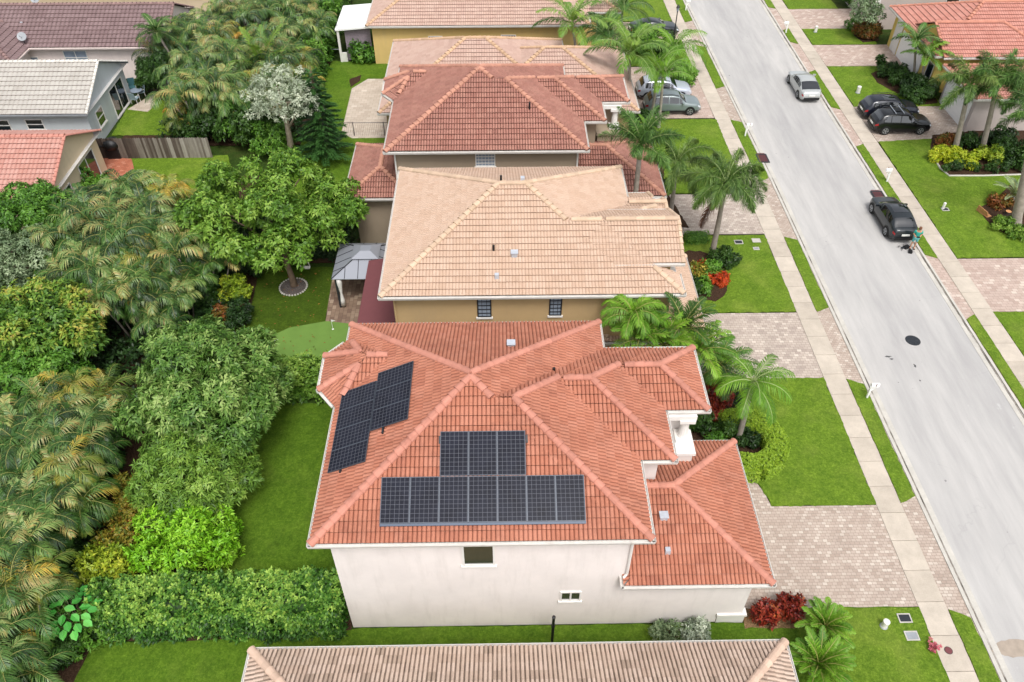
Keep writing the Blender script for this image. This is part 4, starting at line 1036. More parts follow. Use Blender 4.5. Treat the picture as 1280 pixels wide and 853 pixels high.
skin_mesh('shirt', [(0,0,.93),(0,.01,1.1),(0,.02,1.28),(0,.03,1.43),(.19,.02,1.42),(.24,-.015,1.22),(-.19,.02,1.42),(-.24,-.015,1.22)], [(0,1),(1,2),(2,3),(3,4),(4,5),(3,6),(6,7)], [(.185,.135),(.16,.12),(.18,.13),(.14,.1),.085,.075,.085,.075], M['teal'], P_)
skin_mesh('shorts', [(0,0,.96),(.1,0,.88),(.12,.02,.56),(-.1,0,.88),(-.12,0,.56)], [(0,1),(1,2),(0,3),(3,4)], [(.17,.12),.11,.095,.11,.095], M['lightblue'], P_)
b = MB(); b.lathe([(.02,.125),(.07,.11),(.1,.06),(.105,.0),(.095,-.05)][::-1], 12, (0,.07,1.68)); b.build('hair', M['hair'], P_, smooth=True)
for sx in (1, -1):
    b = MB(); y = -.03 if sx > 0 else -.07; b.box(sx*.13-.05, y-.06, 0, sx*.13+.05, y+.2, .07); b.build('shoe', M['shoe'], P_)
for sx in (1, -1):
    b = MB()
    for k in range(5):
        a = .01*(k-2); b.tube([(sx*.06+a*1.4, .27, 1.13+.004*k), (sx*.045+a*1.5, .33, 1.145), (sx*.02+a, .345-.006*abs(k-2), 1.17)], [.011,.01,.008], 5)
    b.build('fingers', M['skin'], P_)
c = thing('remote_controller', 'dark remote controller held by the person at the kerb', 'remote', (*pp[:2], 1.12), R(165))
b = MB(); b.box(-.09,.27,0,.09,.35,.04); b.box(-.08,.36,.02,.08,.37,.12); b.build('body', M['black'], c)
# bits on the asphalt by the person
def case(px, py, label, s=1.0, rz=0):
    X, Y, _ = G(px, py); t = thing('equipment_case', label, 'case', (X, Y, .0), rz)
    b = MB(); b.box(-.22*s,-.15*s,0,.22*s,.15*s,.14*s); b.box(-.2*s,-.13*s,.141*s,.2*s,.13*s,.17*s); b.build('shell', M['black'], t)
    b = MB(); b.tube([(-.08*s,-.16*s,.09*s),(-.08*s,-.2*s,.1*s),(.08*s,-.2*s,.1*s),(.08*s,-.16*s,.09*s)], .012, 5); b.build('handle', M['dark'], t)
case(1132.5, 310, 'small black case on the asphalt left of the person', .9, .5); case(1137.5, 315.5, 'small black bag on the asphalt nearest the kerb by the person', .8, 1.2)
X, Y, _ = G(1128, 311); d_ = thing('drone', 'small dark four-armed drone resting on the street behind the crossover', 'drone', (X, Y, 0), .3)
b = MB(); b.box(-.1,-.05,.06,.1,.05,.12); b.build('body', M['dark'], d_)
for sx in (1,-1):
    for sy in (1,-1):
        b = MB(); b.tube([(sx*.08,sy*.04,.1),(sx*.2,sy*.18,.12)], .014, 5); b.tube([(sx*.2,sy*.18,0),(sx*.2,sy*.18,.15)], .012, 5); a_ = b.build('arm', M['dark'], d_)
        b = MB(); b.box(sx*.2-.12, sy*.18-.012, .152, sx*.2+.12, sy*.18+.012, .158); b.build('rotor_blade', M['black'], a_)

# ------------------------------------------------------------------ mailboxes, lamp, fences, poles
def mailbox(px, py, label, rz=0):
    X, Y, _ = G(px, py); t = thing('mailbox', label, 'mailbox', (X, Y, .06), rz, 'white kerbside mailboxes'); t.scale = (.8, .8, .85)
    b = MB(); b.box(-.06,-.06,0,.06,.06,1.0); b.add([(-.05,-.03,.55),(.0,-.03,.5),(.32,-.03,.92),(.26,-.03,.95),(-.05,.03,.55),(.0,.03,.5),(.32,.03,.92),(.26,.03,.95)], [(0,1,2,3),(7,6,5,4),(1,5,6,2),(0,3,7,4)]); b.build('post', M['white_gloss'], t)
    b = MB(); b.box(-.12,-.09,1.0,.42,.09,1.06); b.build('arm', M['white_gloss'], t)
    b = MB(); n = 10; vs = []
    for x in (-.08, .46):
        vs += [(x,-.11,1.061),(x,-.11,1.2)]+[(x,-.11*math.cos(math.pi*k/6),1.2+.1*math.sin(math.pi*k/6)) for k in range(1,6)]+[(x,.11,1.2),(x,.11,1.061)]
    m = len(vs)//2; b.add(vs, [(k,(k+1)%m,m+(k+1)%m,m+k) for k in range(m)]+[tuple(range(m-1,-1,-1)), tuple(range(m,2*m))]); bx_ = b.build('box', M['white_gloss'], t)
    b = MB(); b.box(.2,-.13,1.15,.24,-.112,1.38); b.build('flag', M['maroon'], bx_)
mailbox(1083, 498, 'white mailbox on the west verge closest to the manhole cover'); mailbox(931, 171, 'white mailbox on the west verge above the storm drain')
mailbox(1108, 228, 'white mailbox on the east verge ahead of the crossover', math.pi); mailbox(982, 42, 'white mailbox on the small east verge between far driveways', math.pi); mailbox(857, 14, 'white mailbox on the farthest west verge')
X, Y, _ = G(842, 49); lp = thing('street_lamp', 'black post lantern by the sidewalk behind the palms', 'street lamp', (X, Y, .05))
b = MB(); b.lathe([(.16,0),(.16,.1),(.09,.35),(.055,.6),(.045,2.5),(.07,2.55),(.05,2.62)], 10); b.build('post', M['black'], lp, smooth=True)
b = MB(); b.lathe([(.07,2.62),(.16,2.95),(.02,2.96)], 6); b.build('lantern', M['glass_pale'], lp)
b = MB(); b.lathe([(.2,2.95),(.12,3.08),(.03,3.2),(.01,3.25)], 6); b.build('cap', M['black'], lp)
X, Y, _ = G(689, 806); pv = thing('vent_pole', 'slim black pole in the grass strip beside the white wall', 'pole', (1.9, 15.2, .05))
b = MB(); b.tube([(0,0,0),(0,0,2.2)], .06, 10); b.build('post', M['black'], pv); b = MB(); b.lathe([(.085,1.5),(.085,1.6)], 10); b.build('collar', M['black'], pv); b = MB(); b.lathe([(.07,2.2),(.075,2.3),(.02,2.33)], 10); b.build('cap', M['black'], pv)

# wooden fence
def wood():
    t = NT('weathered_boards'); a = t.attr(); p = t.geo((1,1,.25))
    col = t.ramp(a, [(0, lin('453d38')), (.35, lin('625850')), (.7, lin('8e877e')), (1, lin('b0aaa2'))])
    col = t.mix(.5, col, t.ramp(t.noise(p, 5, 5, .7), [(.3,(.45,.42,.4)),(.7,(1.1,1.1,1.1))]), 'MULTIPLY')
    return t.out(col, .9, spec=.1)
M['boards'] = wood()
def fence(x0, x1, y, h, label, seed):
    t = thing('wooden_fence', label, 'fence', (x0, y, 0)); rr = random.Random(seed); b = MB(); x = 0
    while x < x1-x0-.05:
        w = .145; bb = MB(); hh = h+rr.uniform(-.03,.03); b.add([(x,0,0),(x+w,0,0),(x+w,.025,0),(x,.025,0),(x,0,hh-.05),(x+w,0,hh-.05),(x+w,.025,hh-.05),(x,.025,hh-.05),(x+.03,0,hh),(x+w-.03,0,hh),(x+w-.03,.025,hh),(x+.03,.025,hh)],
            [(0,1,5,4),(1,2,6,5),(2,3,7,6),(3,0,4,7),(4,5,9,8),(5,6,10,9),(6,7,11,10),(7,4,8,11),(8,9,10,11)], 0, min(1, max(0, (x/(x1-x0))*.75+rr.uniform(-.25,.3)))); x += w+.008
    b.build('board_panel', M['boards'], t, tint=True)
    for z in (.35, h-.35):
        r_ = MB(); r_.box(0,.026,z-.045,x1-x0,.066,z+.045); r_.build('rail', M['boards'], t)
    xx = 1.2
    while xx < x1-x0:
        p = MB(); p.box(xx-.05,.067,0,xx+.05,.167,h-.05); p.build('post', M['boards'], t); xx += 2.4
fence(-31.2, -22.0, 54.1, 1.75, 'long weathered board fence, dark at one end, between the two back lawns', 3)
fence(-31.0, -28.2, 65.2, 1.7, 'short dark board fence behind the patio chairs of the grey house', 4)
# thin railing on the rose house patio, black wire fence
A = G(427, 167+0); t = thing('wire_fence', 'thin dark wire fence across the pale paved patio', 'fence')
ya = 57.2
for x in (-11.6, -9.2, -7.0):
    b = MB(); b.tube([(x,ya,0),(x,ya,1.25)], .03, 6); b.build('post', M['dark'], t)
b = MB(); b.tube([(-12.6,ya,1.22),(-6.6,ya,1.22)], .022, 5); b.build('rail', M['dark'], t)
b = MB()
for k in range(41): b.box(-12.6+k*.15-.004, ya-.004, .05, -12.6+k*.15+.004, ya+.004, 1.22)
b.build('mesh', M['dark'], t)
t = thing('wire_fence', 'thin pale wire fence beside the white patio cover', 'fence')
for x in (-16.3, -15.5):
    b = MB(); b.tube([(x,70.9,0),(x,70.9,1.2)], .03, 6); b.build('post', M['galv'], t)
b = MB(); b.tube([(-16.3,70.9,1.18),(-14.5,70.9,1.18)], .02, 5); b.build('rail', M['galv'], t)

# ------------------------------------------------------------------ gazebo and back-yard things
gz = thing('gazebo', 'grey panel-roofed gazebo with tied white curtain on brown pavers', 'gazebo', (0,0,0))
x0, x1, y0, y1 = -10.0, -6.15, 36.35, 39.85; cx, cy = (x0+x1)/2, (y0+y1)/2
def gcor(f, z): return [(cx+(x-cx)*f, cy+(y-cy)*f, z) for x, y in ((x0,y0),(x1,y0),(x1,y1),(x0,y1))]
b = MB(); lo, hi = gcor(1, 2.42), gcor(.36, 3.02); b.add(lo+hi+[(v[0],v[1],v[2]-.03) for v in lo], [(0,1,5,4),(1,2,6,5),(2,3,7,6),(3,0,4,7),(0,8,9,1),(1,9,10,2),(2,10,11,3),(3,11,8,0)])
def roofglass():
    t = NT('polycarbonate_panels'); return t.out(lin('8f929a'), .3, .2)
M['poly'] = roofglass(); ro = b.build('roof', M['poly'], gz)
b = MB(); lo, hi = gcor(.42, 3.1), gcor(.16, 3.36); lo = [(cx+(v[0]-cx), v[1], v[2]) for v in lo]; b.add(lo+hi, [(0,1,5,4),(1,2,6,5),(2,3,7,6),(3,0,4,7),(4,5,6,7)]); b.build('cupola', M['poly'], ro)
b = MB()
def lp_(a, c, f): return tuple(a[i]+(c[i]-a[i])*f for i in range(3))
lo, hi = gcor(1, 2.44), gcor(.36, 3.04)
for k in range(4):
    b.tube([lo[k], hi[k]], .03, 5)
    for m in range(1, 5): 
        f = m/5; A_ = lp_(lo[k], lo[(k+1)%4], f); B_ = lp_(hi[k], hi[(k+1)%4], min(1, max(0, (f-.32)/.36)))
        if f < .32: B_ = lp_(lo[k], hi[k], f/.32)
        elif f > .68: B_ = lp_(lo[(k+1)%4], hi[(k+1)%4], (1-f)/.32)
        b.tube([A_, B_], .018, 5)
    b.tube([hi[k], hi[(k+1)%4]], .022, 5)
b.build('roof_rib', M['dark'], ro)
for k, (x, y) in enumerate(((x0+.2,y0+.2),(x1-.2,y0+.2),(x1-.2,y1-.2),(x0+.2,y1-.2))):
    b = MB(); b.box(x-.06,y-.06,.09,x+.06,y+.06,2.4); b.build('post', M['dark'], gz)
    b = MB(); sx = 1 if x < cx else -1; n = 8
    b.lathe([(.16,.25),(.13,.7),(.07,1.2),(.12,1.6),(.17,2.0),(.16,2.36)], 8, (x+sx*.18, y, 0)); b.build('tied_curtain', M['white'], gz, smooth=True)
b = MB(); b.box(x0+.1,y0+.14,2.3,x1-.1,y0+.26,2.41); b.box(x0+.1,y1-.26,2.3,x1-.1,y1-.14,2.41); b.box(x0+.14,y0+.26,2.3,x0+.26,y1-.26,2.41); b.box(x1-.26,y0+.26,2.3,x1-.14,y1-.26,2.41); b.build('beam', M['dark'], gz)
X, Y, _ = G(459, 300); um = thing('patio_umbrella', 'folded grey patio umbrella standing behind the gazebo', 'umbrella', (X+.1, Y+.6, 0))
b = MB(); b.lathe([(.03,0),(.03,2.6)], 8); b.build('pole', M['grey'], um); b = MB(); b.lathe([(.08,.9),(.2,1.1),(.16,1.7),(.1,2.3),(.03,2.62)], 10); b.build('canopy', M['grey'], um, smooth=True)
b = MB(); b.lathe([(.26,0),(.26,.06),(.05,.09)], 12); b.build('base', M['dark'], um)
def golf_flag(px, py, label):
    X, Y, _ = G(px, py); t = thing('golf_flag', label, 'golf flag', (X, Y, .085)); b = MB(); b.lathe([(.012,0),(.012,.75)], 6); b.build('pole', M['white_gloss'], t)
    b = MB(); b.add([(.0,0,.75),(.0,0,.57),(.24,.02,.66),(0,.006,.75),(0,.006,.57),(.24,.026,.66)], [(0,1,2),(5,4,3),(0,2,5,3),(1,4,5,2)]); b.build('flag', M['white_gloss'], t); b = MB(); b.lathe([(.06,.0),(.06,.006),(.01,.007)], 12); b.build('cup', M['white_gloss'], t)
golf_flag(345.5, 437, 'small white golf flag at the rounded end of the putting green'); golf_flag(416.5, 413, 'small white golf flag on the putting green nearest the gazebo patio')
# rope swing hanging from the tree
X, Y, _ = G(384, 346); sw_ = thing('rope_swing', 'pale triangular rope swing hanging under the yard tree', 'swing', (X, Y, 0))
b = MB(); b.tube([(0,0,2.6),(-.28,0,.75),(.28,.1,.75),(0,0,2.6)], .035, 6); b.build('rope', M['white'], sw_); b = MB(); b.box(-.3,-.08,.68,.3,.16,.74); b.build('seat', M['white'], sw_)
# grill, patio chairs
def grill(px, py, label, s=1.0, cover=True):
    X, Y, _ = G(px, py); t = thing('barbecue_grill', label, 'barbecue', (X, Y, .09))
    b = MB(); b.lathe([(.2*s,.55*s),(.42*s,.62*s),(.5*s,.85*s),(.42*s,1.1*s),(.15*s,1.22*s),(.05*s,1.24*s)], 14); b.build('lid', M['black'], t, smooth=True)
    b = MB(); b.box(-.38*s,-.3*s,0,.38*s,.3*s,.62*s); b.build('cart', M['black'], t); b = MB(); b.box(-.75*s,-.25*s,.8*s,-.45*s,.25*s,.84*s); b.build('side_shelf', M['dark'], t)
grill(150, 137, 'round black barbecue beside the grey house wall'); grill(146, 197, 'long covered black barbecue against the board fence', 1.25)
def chair(px, py, label, rz, mat, base=.09):
    X, Y, _ = G(px, py); t = thing('patio_chair', label, 'chair', (X, Y, base), rz, 'patio chairs behind the back-fence houses')
    b = MB(); b.box(-.28,-.28,.4,.28,.28,.46); b.build('seat', M[mat], t); b = MB(); b.add([(-.28,.24,.46),(.28,.24,.46),(.28,.42,1.05),(-.28,.42,1.05),(-.28,.29,.46),(.28,.29,.46),(.28,.47,1.05),(-.28,.47,1.05)], [(0,1,2,3),(7,6,5,4),(0,3,7,4),(1,5,6,2),(3,2,6,7)]); b.build('backrest', M[mat], t)
    for sx in (-.26,.26):
        for sy in (-.26,.26): b = MB(); b.tube([(sx,sy,0),(sx,sy,.42)], .02, 5); b.build('leg', M['white'], t)
        b = MB(); b.tube([(sx*1.1,-.26,.42),(sx*1.1,-.24,.66),(sx*1.1,.3,.68)], .022, 5); b.build('armrest', M['white'], t)
M['pinkcloth'] = plain('pink_cushion', 'a34e5c', .9); M['tealcloth'] = plain('teal_cushion', '4a7a80', .9); M['bluegrey'] = plain('bluegrey_sling', '8fa3ac', .8)
chair(124, 206, 'white-framed chair with pink cushion on the red brick patio', R(70), 'pinkcloth'); chair(168, 116, 'teal-cushioned patio chair by the sliding door of the grey house', R(20), 'tealcloth')
chair(178, 122, 'blue-grey sling chair at the outer edge of the grey house patio', R(-60), 'bluegrey'); chair(171, 130, 'blue-grey sling chair nearest the lawn on the grey house patio', R(170), 'bluegrey')
X, Y, _ = G(174, 124); tb = thing('patio_table', 'small glass-topped round table among the patio chairs', 'table', (X, Y, .09)); b = MB(); b.lathe([(.5,.7),(.5,.73),(.02,.731)], 16); b.build('tabletop', M['glass_pale'], tb)
for k in range(3): b = MB(); a = 2.1*k; b.tube([(.35*math.cos(a),.35*math.sin(a),0),(.15*math.cos(a),.15*math.sin(a),.7)], .02, 5); b.build('leg', M['dark'], tb)
# red things by the sidewalk at the bottom
X, Y, _ = G(1165, 811); t = thing('flower_tuft', 'clump of pink flowers at the sidewalk edge near the red disc', 'flowers', (X, Y, .06)); FLOW = t
X, Y, _ = G(1185, 814); t = thing('valve_cover', 'dark red round valve cover set in the sidewalk', 'cover', (X, Y, .05)); b = MB(); b.lathe([(.15,0),(.15,.012),(.12,.018),(.02,.018)], 16); b.build('cover', M['maroon'], t); b = MB(); b.lathe([(.17,0),(.17,.008),(.15,.009)], 16); b.build('rim', M['dark'], t)
# sawn log and boards in the corner bed
X, Y, _ = G(1229, 268); M['cutwood'] = plain('cut_wood', 'c08a5c', .8, var=.2, scale=6); t = thing('timber_offcut', 'orange-brown board offcut leaning at the corner bed', 'timber', (X, Y, .07), R(110)); b = MB(); b.box(-.5,-.2,0,.5,.2,.06); b.add([(-.5,.1,.06),(.5,.16,.06),(.4,.24,.5),(-.4,.2,.4),(-.5,.15,.06),(.5,.21,.06),(.4,.29,.5),(-.4,.25,.4)], [(0,1,2,3),(7,6,5,4),(0,3,7,4),(1,5,6,2),(3,2,6,7)]); b.build('board', M['cutwood'], t)
X, Y, _ = G(1258, 270); t = thing('tree_stump', 'small sawn stump with orange cut face in the corner bed', 'stump', (X, Y, .08)); b = MB(); b.lathe([(.25,0),(.2,.12),(.19,.3)], 12); b.build('trunk', M['boards'], t); b = MB(); b.lathe([(.188,.3),(.188,.306),(.01,.307)], 12); b.build('cut_face', M['cutwood'], t)
# ------------------------------------------------------------------ foliage
def leaf_mat(name, cols, rough=.5, trans=.14, spec=.35):
    t = NT(name); a = t.attr(); n = len(cols)
    col = t.ramp(a, [(i/(n-1), lin(c)) for i, c in enumerate(cols)])
    oi = t.N('ShaderNodeObjectInfo'); col = t.mix(1.0, col, t.ramp(oi.outputs['Random'], [(0,(.86,.9,.82)),(.5,(1.02,1.02,.95)),(1,(1.2,1.13,.98))]), 'MULTIPLY')   # no two plants the same green
    t.out(col, rough, spec=spec)
    tr = t.N('ShaderNodeBsdfTranslucent'); t.L(t.mix(1.0, col, (1.25,1.3,.7,1), 'MULTIPLY'), tr.inputs[0])
    mx = t.N('ShaderNodeMixShader'); mx.inputs[0].default_value = trans
    t.L(t.b.outputs[0], mx.inputs[1]); t.L(tr.outputs[0], mx.inputs[2]); t.L(mx.outputs[0], t.n['Material Output'].inputs[0])
    return t.m
LM = {}
def lm(k, *c, **kw): LM[k] = leaf_mat('leaf_'+k, c, **kw)
lm('mango', '34521e', '4f752c', '66893c', '86a255', '9fb26a')
lm('bamboo', '3c5a20', '587c2e', '6f9238', '8aa64c')
lm('lime', '578a14', '70a81c', '86bc2a', 'a0cc3c', '8ab82c')
lm('bright', '3d601a', '587e26', '749638', '90ab4c')
lm('dark', '1d3312', '2a4719', '3a5a22', '4c6c2e')
lm('deep', '16281200'[:6], '213a18', '2d4a20', '3b5828')
lm('hedge', '1b3a0d', '2c5416', '447024', '6c943a', '9ab852')
lm('scheff', '35561c', '52782a', '739438', '98a644', 'b0a04a')
lm('green', '34591a', '4a7624', '5f8c30', '7a9e44')
lm('yellowgreen', '5d7a1e', '7d9426', 'a0b032', 'c0c244')
lm('horseshoe', '5a7a1c', '6f9024', '86a430', '9cb43c')
lm('chart', '6f8a16', '8fa31e', 'adb72a', 'c4c83c')
lm('silver', '7c8a78', '98a594', 'b2bcae', 'ccd2c6')
lm('sage', '53684a', '6e8260', '8a9b78', 'a3b092')
lm('croton', '6a5a1c', '94842c', '4c6a22', 'b09a3c', '7d3820')
lm('red', '4a1416', '7a221c', '9c3a24', '5a2a1a', 'b06030')
lm('redflower', 'a03018', 'c4401c', 'd85a24', '6a3a1c')
lm('rust', '6a3c1c', '8a5226', '4c5a20', 'a06a30')
lm('pink', '8a3a4c', 'a34c60', 'b46a78', '74303e')
def _gl(k, *c): lm(k, *c, rough=.42, spec=.45, trans=.1)
_gl('areca', '182d0e', '274617', '3d6026', '5a7a3a', '83955a', '9c8a55')
_gl('areca_y', '36501a', '566c28', '80863a', 'a8943e', 'bf8a30')
lm('palm', '263f18', '385822', '507632', '74954c')
lm('palm_b', '3c6414', '568020', '6f982c', '8aac3e')
lm('fox', '304c1c', '486628', '66823c', '8fa05c')
lm('coco', '3a5c1c', '54782a', '74923c', '94a650')
lm('pine', '223f1c', '305426', '426a34', '568042')
lm('bigleaf', '2f7a2c', '43963a', '5cae4c', '78c060')
lm('deadfrond', '4a2a22', '6a3c2c', '7c5038', '5a3a2a')
M['rachis'] = plain('palm_midrib', '8a8848', .6, var=.15); M['rachis_g'] = plain('palm_midrib_green', '8c9c62', .6, var=.15)
M['bark'] = plain('bark', '6d5b4a', .9, var=.3, scale=5, bump=.5); M['bark_grey'] = plain('palm_bark', '948b80', .9, var=.22, scale=4, bump=.4); M['crownshaft'] = plain('crownshaft', '8a9a62', .5, var=.15); M['bark_pale'] = plain('pale_bark', 'a89a86', .9, var=.25, scale=4)

def unit(a): return a/np.maximum(np.linalg.norm(a, axis=-1, keepdims=True), 1e-9)
class LB:                                  # gathers leaf quads in arrays
    def __init__(s): s.V = []; s.T = []; s.Mi = []
    def quads(s, q, t, mi=0):              # q (N,4,3)
        if len(q): s.V.append(q.reshape(-1, 3)); s.T.append(np.broadcast_to(t, (len(q),)).astype(np.float32)); s.Mi.append(np.full(len(q), mi, np.int32))
    def mesh(s, name, extra=None):
        V = np.concatenate(s.V).astype(np.float32); T = np.concatenate(s.T); Mi = np.concatenate(s.Mi); n = len(T)
        ev = np.array(extra.v, np.float32).reshape(-1, 3) if extra and extra.v else np.zeros((0, 3), np.float32)
        ef = extra.f if extra else []
        me = bpy.data.meshes.new(name); me.vertices.add(len(V)+len(ev)); me.vertices.foreach_set('co', np.concatenate([V, ev]).ravel())
        sizes = np.concatenate([np.full(n, 4, np.int32), np.array([len(f) for f in ef], np.int32)]) if ef else np.full(n, 4, np.int32)
        idx = np.arange(n*4, dtype=np.int32)
        if ef: idx = np.concatenate([idx, np.array([i+len(V) for f in ef for i in f], np.int32)])
        me.loops.add(len(idx)); me.loops.foreach_set('vertex_index', idx)
        me.polygons.add(len(sizes)); me.polygons.foreach_set('loop_start', np.concatenate([[0], np.cumsum(sizes)[:-1]]).astype(np.int32))
        me.polygons.foreach_set('material_index', np.concatenate([Mi, np.array(extra.m, np.int32)]) if ef else Mi)
        at = me.attributes.new('tint', 'FLOAT', 'FACE'); at.data.foreach_set('value', np.concatenate([T, np.array(extra.t, np.float32)]) if ef else T)
        me.update(calc_edges=True); me.validate(); return me
def leaf_quads(P, D, N, L, W, cup=.12, droop=.15):
    S = unit(np.cross(D, N)); L = L[:, None]; W = W[:, None]
    mid = P+D*L*.45+N*L*cup*.5
    tip = P+D*L; tip = tip-np.array([0,0,1.0])*L*droop
    return np.stack([P, mid+S*W/2, tip, mid-S*W/2], 1)
def rosettes(lb, P, N, k, L, W, r, tint=None, tilt=(35, 100), mi=0, spread=.35, droop=.15, updir=.3):
    n = len(P); N = unit(N+np.array([0,0,updir])); ref = np.where(np.abs(N[:, 2:3]) < .9, np.array([[0,0,1.0]]), np.array([[1.0,0,0]]))
    A = unit(np.cross(N, ref)); B = np.cross(N, A)
    ph = r.uniform(0, 2*np.pi, (n, 1))+np.arange(k)*2*np.pi/k+r.normal(0, .25, (n, k))
    th = np.radians(r.uniform(tilt[0], tilt[1], (n, k)))
    D = (np.cos(th)[..., None]*N[:, None]+np.sin(th)[..., None]*(np.cos(ph)[..., None]*A[:, None]+np.sin(ph)[..., None]*B[:, None])).reshape(-1, 3)
    Pn = np.repeat(P, k, 0)+r.normal(0, 1, (n*k, 3))*spread*L*.5
    Nl = np.repeat(N, k, 0)
    Nl = unit(Nl-D*np.sum(Nl*D, 1, keepdims=True)+1e-4)
    LL = L*r.uniform(.7, 1.25, n*k); WW = W*r.uniform(.8, 1.2, n*k)
    base = r.beta(2, 2, (n, 1)) if tint is None else tint.reshape(n, 1)
    t = np.clip(base+r.normal(0, .12, (n, k)), 0, 1).ravel()
    lb.quads(leaf_quads(Pn, D, Nl, LL, WW, droop=droop), t, mi)
def sphere_pts(n, r, down=-.35):
    v = unit(r.normal(0, 1, (n*2, 3))); v = v[v[:, 2] > down][:n]; return v
def blob_points(blobs, dens, r, shell=(.72, 1.02), down=-.45):
    P, N, T = [], [], []
    C = np.array([b[0] for b in blobs]); Rb = np.array([b[1] for b in blobs])
    for i, (c, rad) in enumerate(blobs):
        n = int(dens*4*np.pi*rad*rad*.75); d = sphere_pts(n, r, down); rr = r.uniform(shell[0], shell[1], (len(d), 1))**.7
        lump = 1+.16*np.sin(d[:, :1]*5+i)*np.cos(d[:, 1:2]*6+2*i)+.1*np.sin(d[:, 2:3]*9+i)
        p = np.array(c)+d*rad*rr*lump*np.array([1,1,.92])
        dist = np.linalg.norm(p[:, None]-C[None], axis=2)/Rb[None]; dist[:, i] = 9
        k = dist.min(1) > .72
        P.append(p[k]); N.append(d[k]); T.append(np.clip(r.normal(.45+.2*np.sin(i*2.3), .17, k.sum()), 0, 1))
    return np.concatenate(P), np.concatenate(N), np.concatenate(T)
def crown_blobs(c, rx, ry, rz, n, rb, r, up=-.25):
    out = [((c[0], c[1], c[2]), min(rx, ry, rz)*.72)]
    v = sphere_pts(n, r, up)
    # spread the lobes evenly
    for _ in range(12):
        d = v[:, None]-v[None]; q = np.sum(d*d, 2)+np.eye(len(v))*9; v = unit(v+np.sum(d/q[..., None]**1.5, 1)*.02); v[:, 2] = np.maximum(v[:, 2], up)
    for d in v:
        f = r.uniform(.6, .95); out.append(((c[0]+d[0]*rx*f, c[1]+d[1]*ry*f, c[2]+d[2]*rz*f), rb*r.uniform(.75, 1.25)))
    return out
def trunk_mesh(base, top, r0, r1, limbs, seed, n=9):
    rr = random.Random(seed); b = MB(); base = Vector(base); top = Vector(top); pts = []; m = 6
    for i in range(m+1):
        f = i/m; p = base.lerp(top, f); pts.append(p+Vector((rr.uniform(-.05,.05), rr.uniform(-.05,.05), 0))*min(1, i))
    rads = [r0*1.25]+[r0+(r1-r0)*i/m for i in range(1, m+1)]
    b.tube(pts, rads, n)
    for q in limbs:
        s = pts[rr.choice([3, 4, 5, 6])]; q = Vector(q); mid = s.lerp(q, .5)+Vector((rr.uniform(-.2,.2), rr.uniform(-.2,.2), .25)); b.tube([s, s.lerp(mid, .5)+Vector((0,0,.05)), mid, q], [r1*.8, r1*.65, r1*.45, r1*.15], 6)
    return b
def tree(name, label, cat, base, c, rad, lobes, rb, leaf, dens, k, L, W, seed, trunk=(.2, .1), bark='bark', group=None, up=-.25, lean_base=None, droop=.2, tilt=(35, 100), down=-.45, mats=None):
    """base on the ground, crown centre c, radii rad"""
    r = np.random.default_rng(seed); base = Vector(base); t = thing(name, label, cat, base, 0, group)
    loc = np.array([c[0]-base.x, c[1]-base.y, c[2]-base.z]); bl = crown_blobs(loc, *rad, lobes, rb, r, up)
    P, N, T = blob_points(bl, dens, r, down=down)
    lb = LB(); rosettes(lb, P, N, k, L, W, r, T, tilt, droop=droop)
    # inner twigs' leaves keep the crown from reading as a shell
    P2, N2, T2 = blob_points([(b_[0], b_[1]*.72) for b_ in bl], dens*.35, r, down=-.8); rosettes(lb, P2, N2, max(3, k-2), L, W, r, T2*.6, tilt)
    obj('crown', lb.mesh('crown'), LM[leaf], t)
    top = (loc[0]*.8, loc[1]*.8, loc[2]-rad[2]*.25)
    trunk_mesh((0, 0, -.05), top, trunk[0], trunk[1], [b_[0] for b_ in bl[1:9]], seed).build('trunk', M[bark], t, smooth=True)
    return t
def shrub(name, label, cat, c, rad, leaf, dens, k, L, W, seed, lobes=7, rb=None, group=None, tilt=(30, 95), droop=.1, spec=None):
    """a bush sitting on the ground at c=(x,y)"""
    r = np.random.default_rng(seed); z0 = c[2] if len(c) > 2 else .05; t = thing(name, label, cat, (c[0], c[1], z0), 0, group)
    rb = rb or min(rad)*.5; bl = crown_blobs((0, 0, rad[2]*.55), rad[0], rad[1], rad[2]*.62, lobes, rb, r, -.3)
    P, N, T = blob_points(bl, dens, r, shell=(.55, 1.02), down=-.9); k_ = P[:, 2] > .02; P, N, T = P[k_], N[k_], T[k_]
    lb = LB(); rosettes(lb, P, N, k, L, W, r, T, tilt, droop=droop); obj('foliage', lb.mesh('foliage'), LM[leaf], t)
    b = MB(); rr = random.Random(seed)
    for i in range(5):
        a = rr.uniform(0, 6.28); b.tube([(0, 0, -.03), (rad[0]*.25*math.cos(a), rad[1]*.25*math.sin(a), rad[2]*.4), (rad[0]*.55*math.cos(a), rad[1]*.55*math.sin(a), rad[2]*.8)], [.035, .025, .008], 5)
    b.build('stem', M['bark'], t); return t
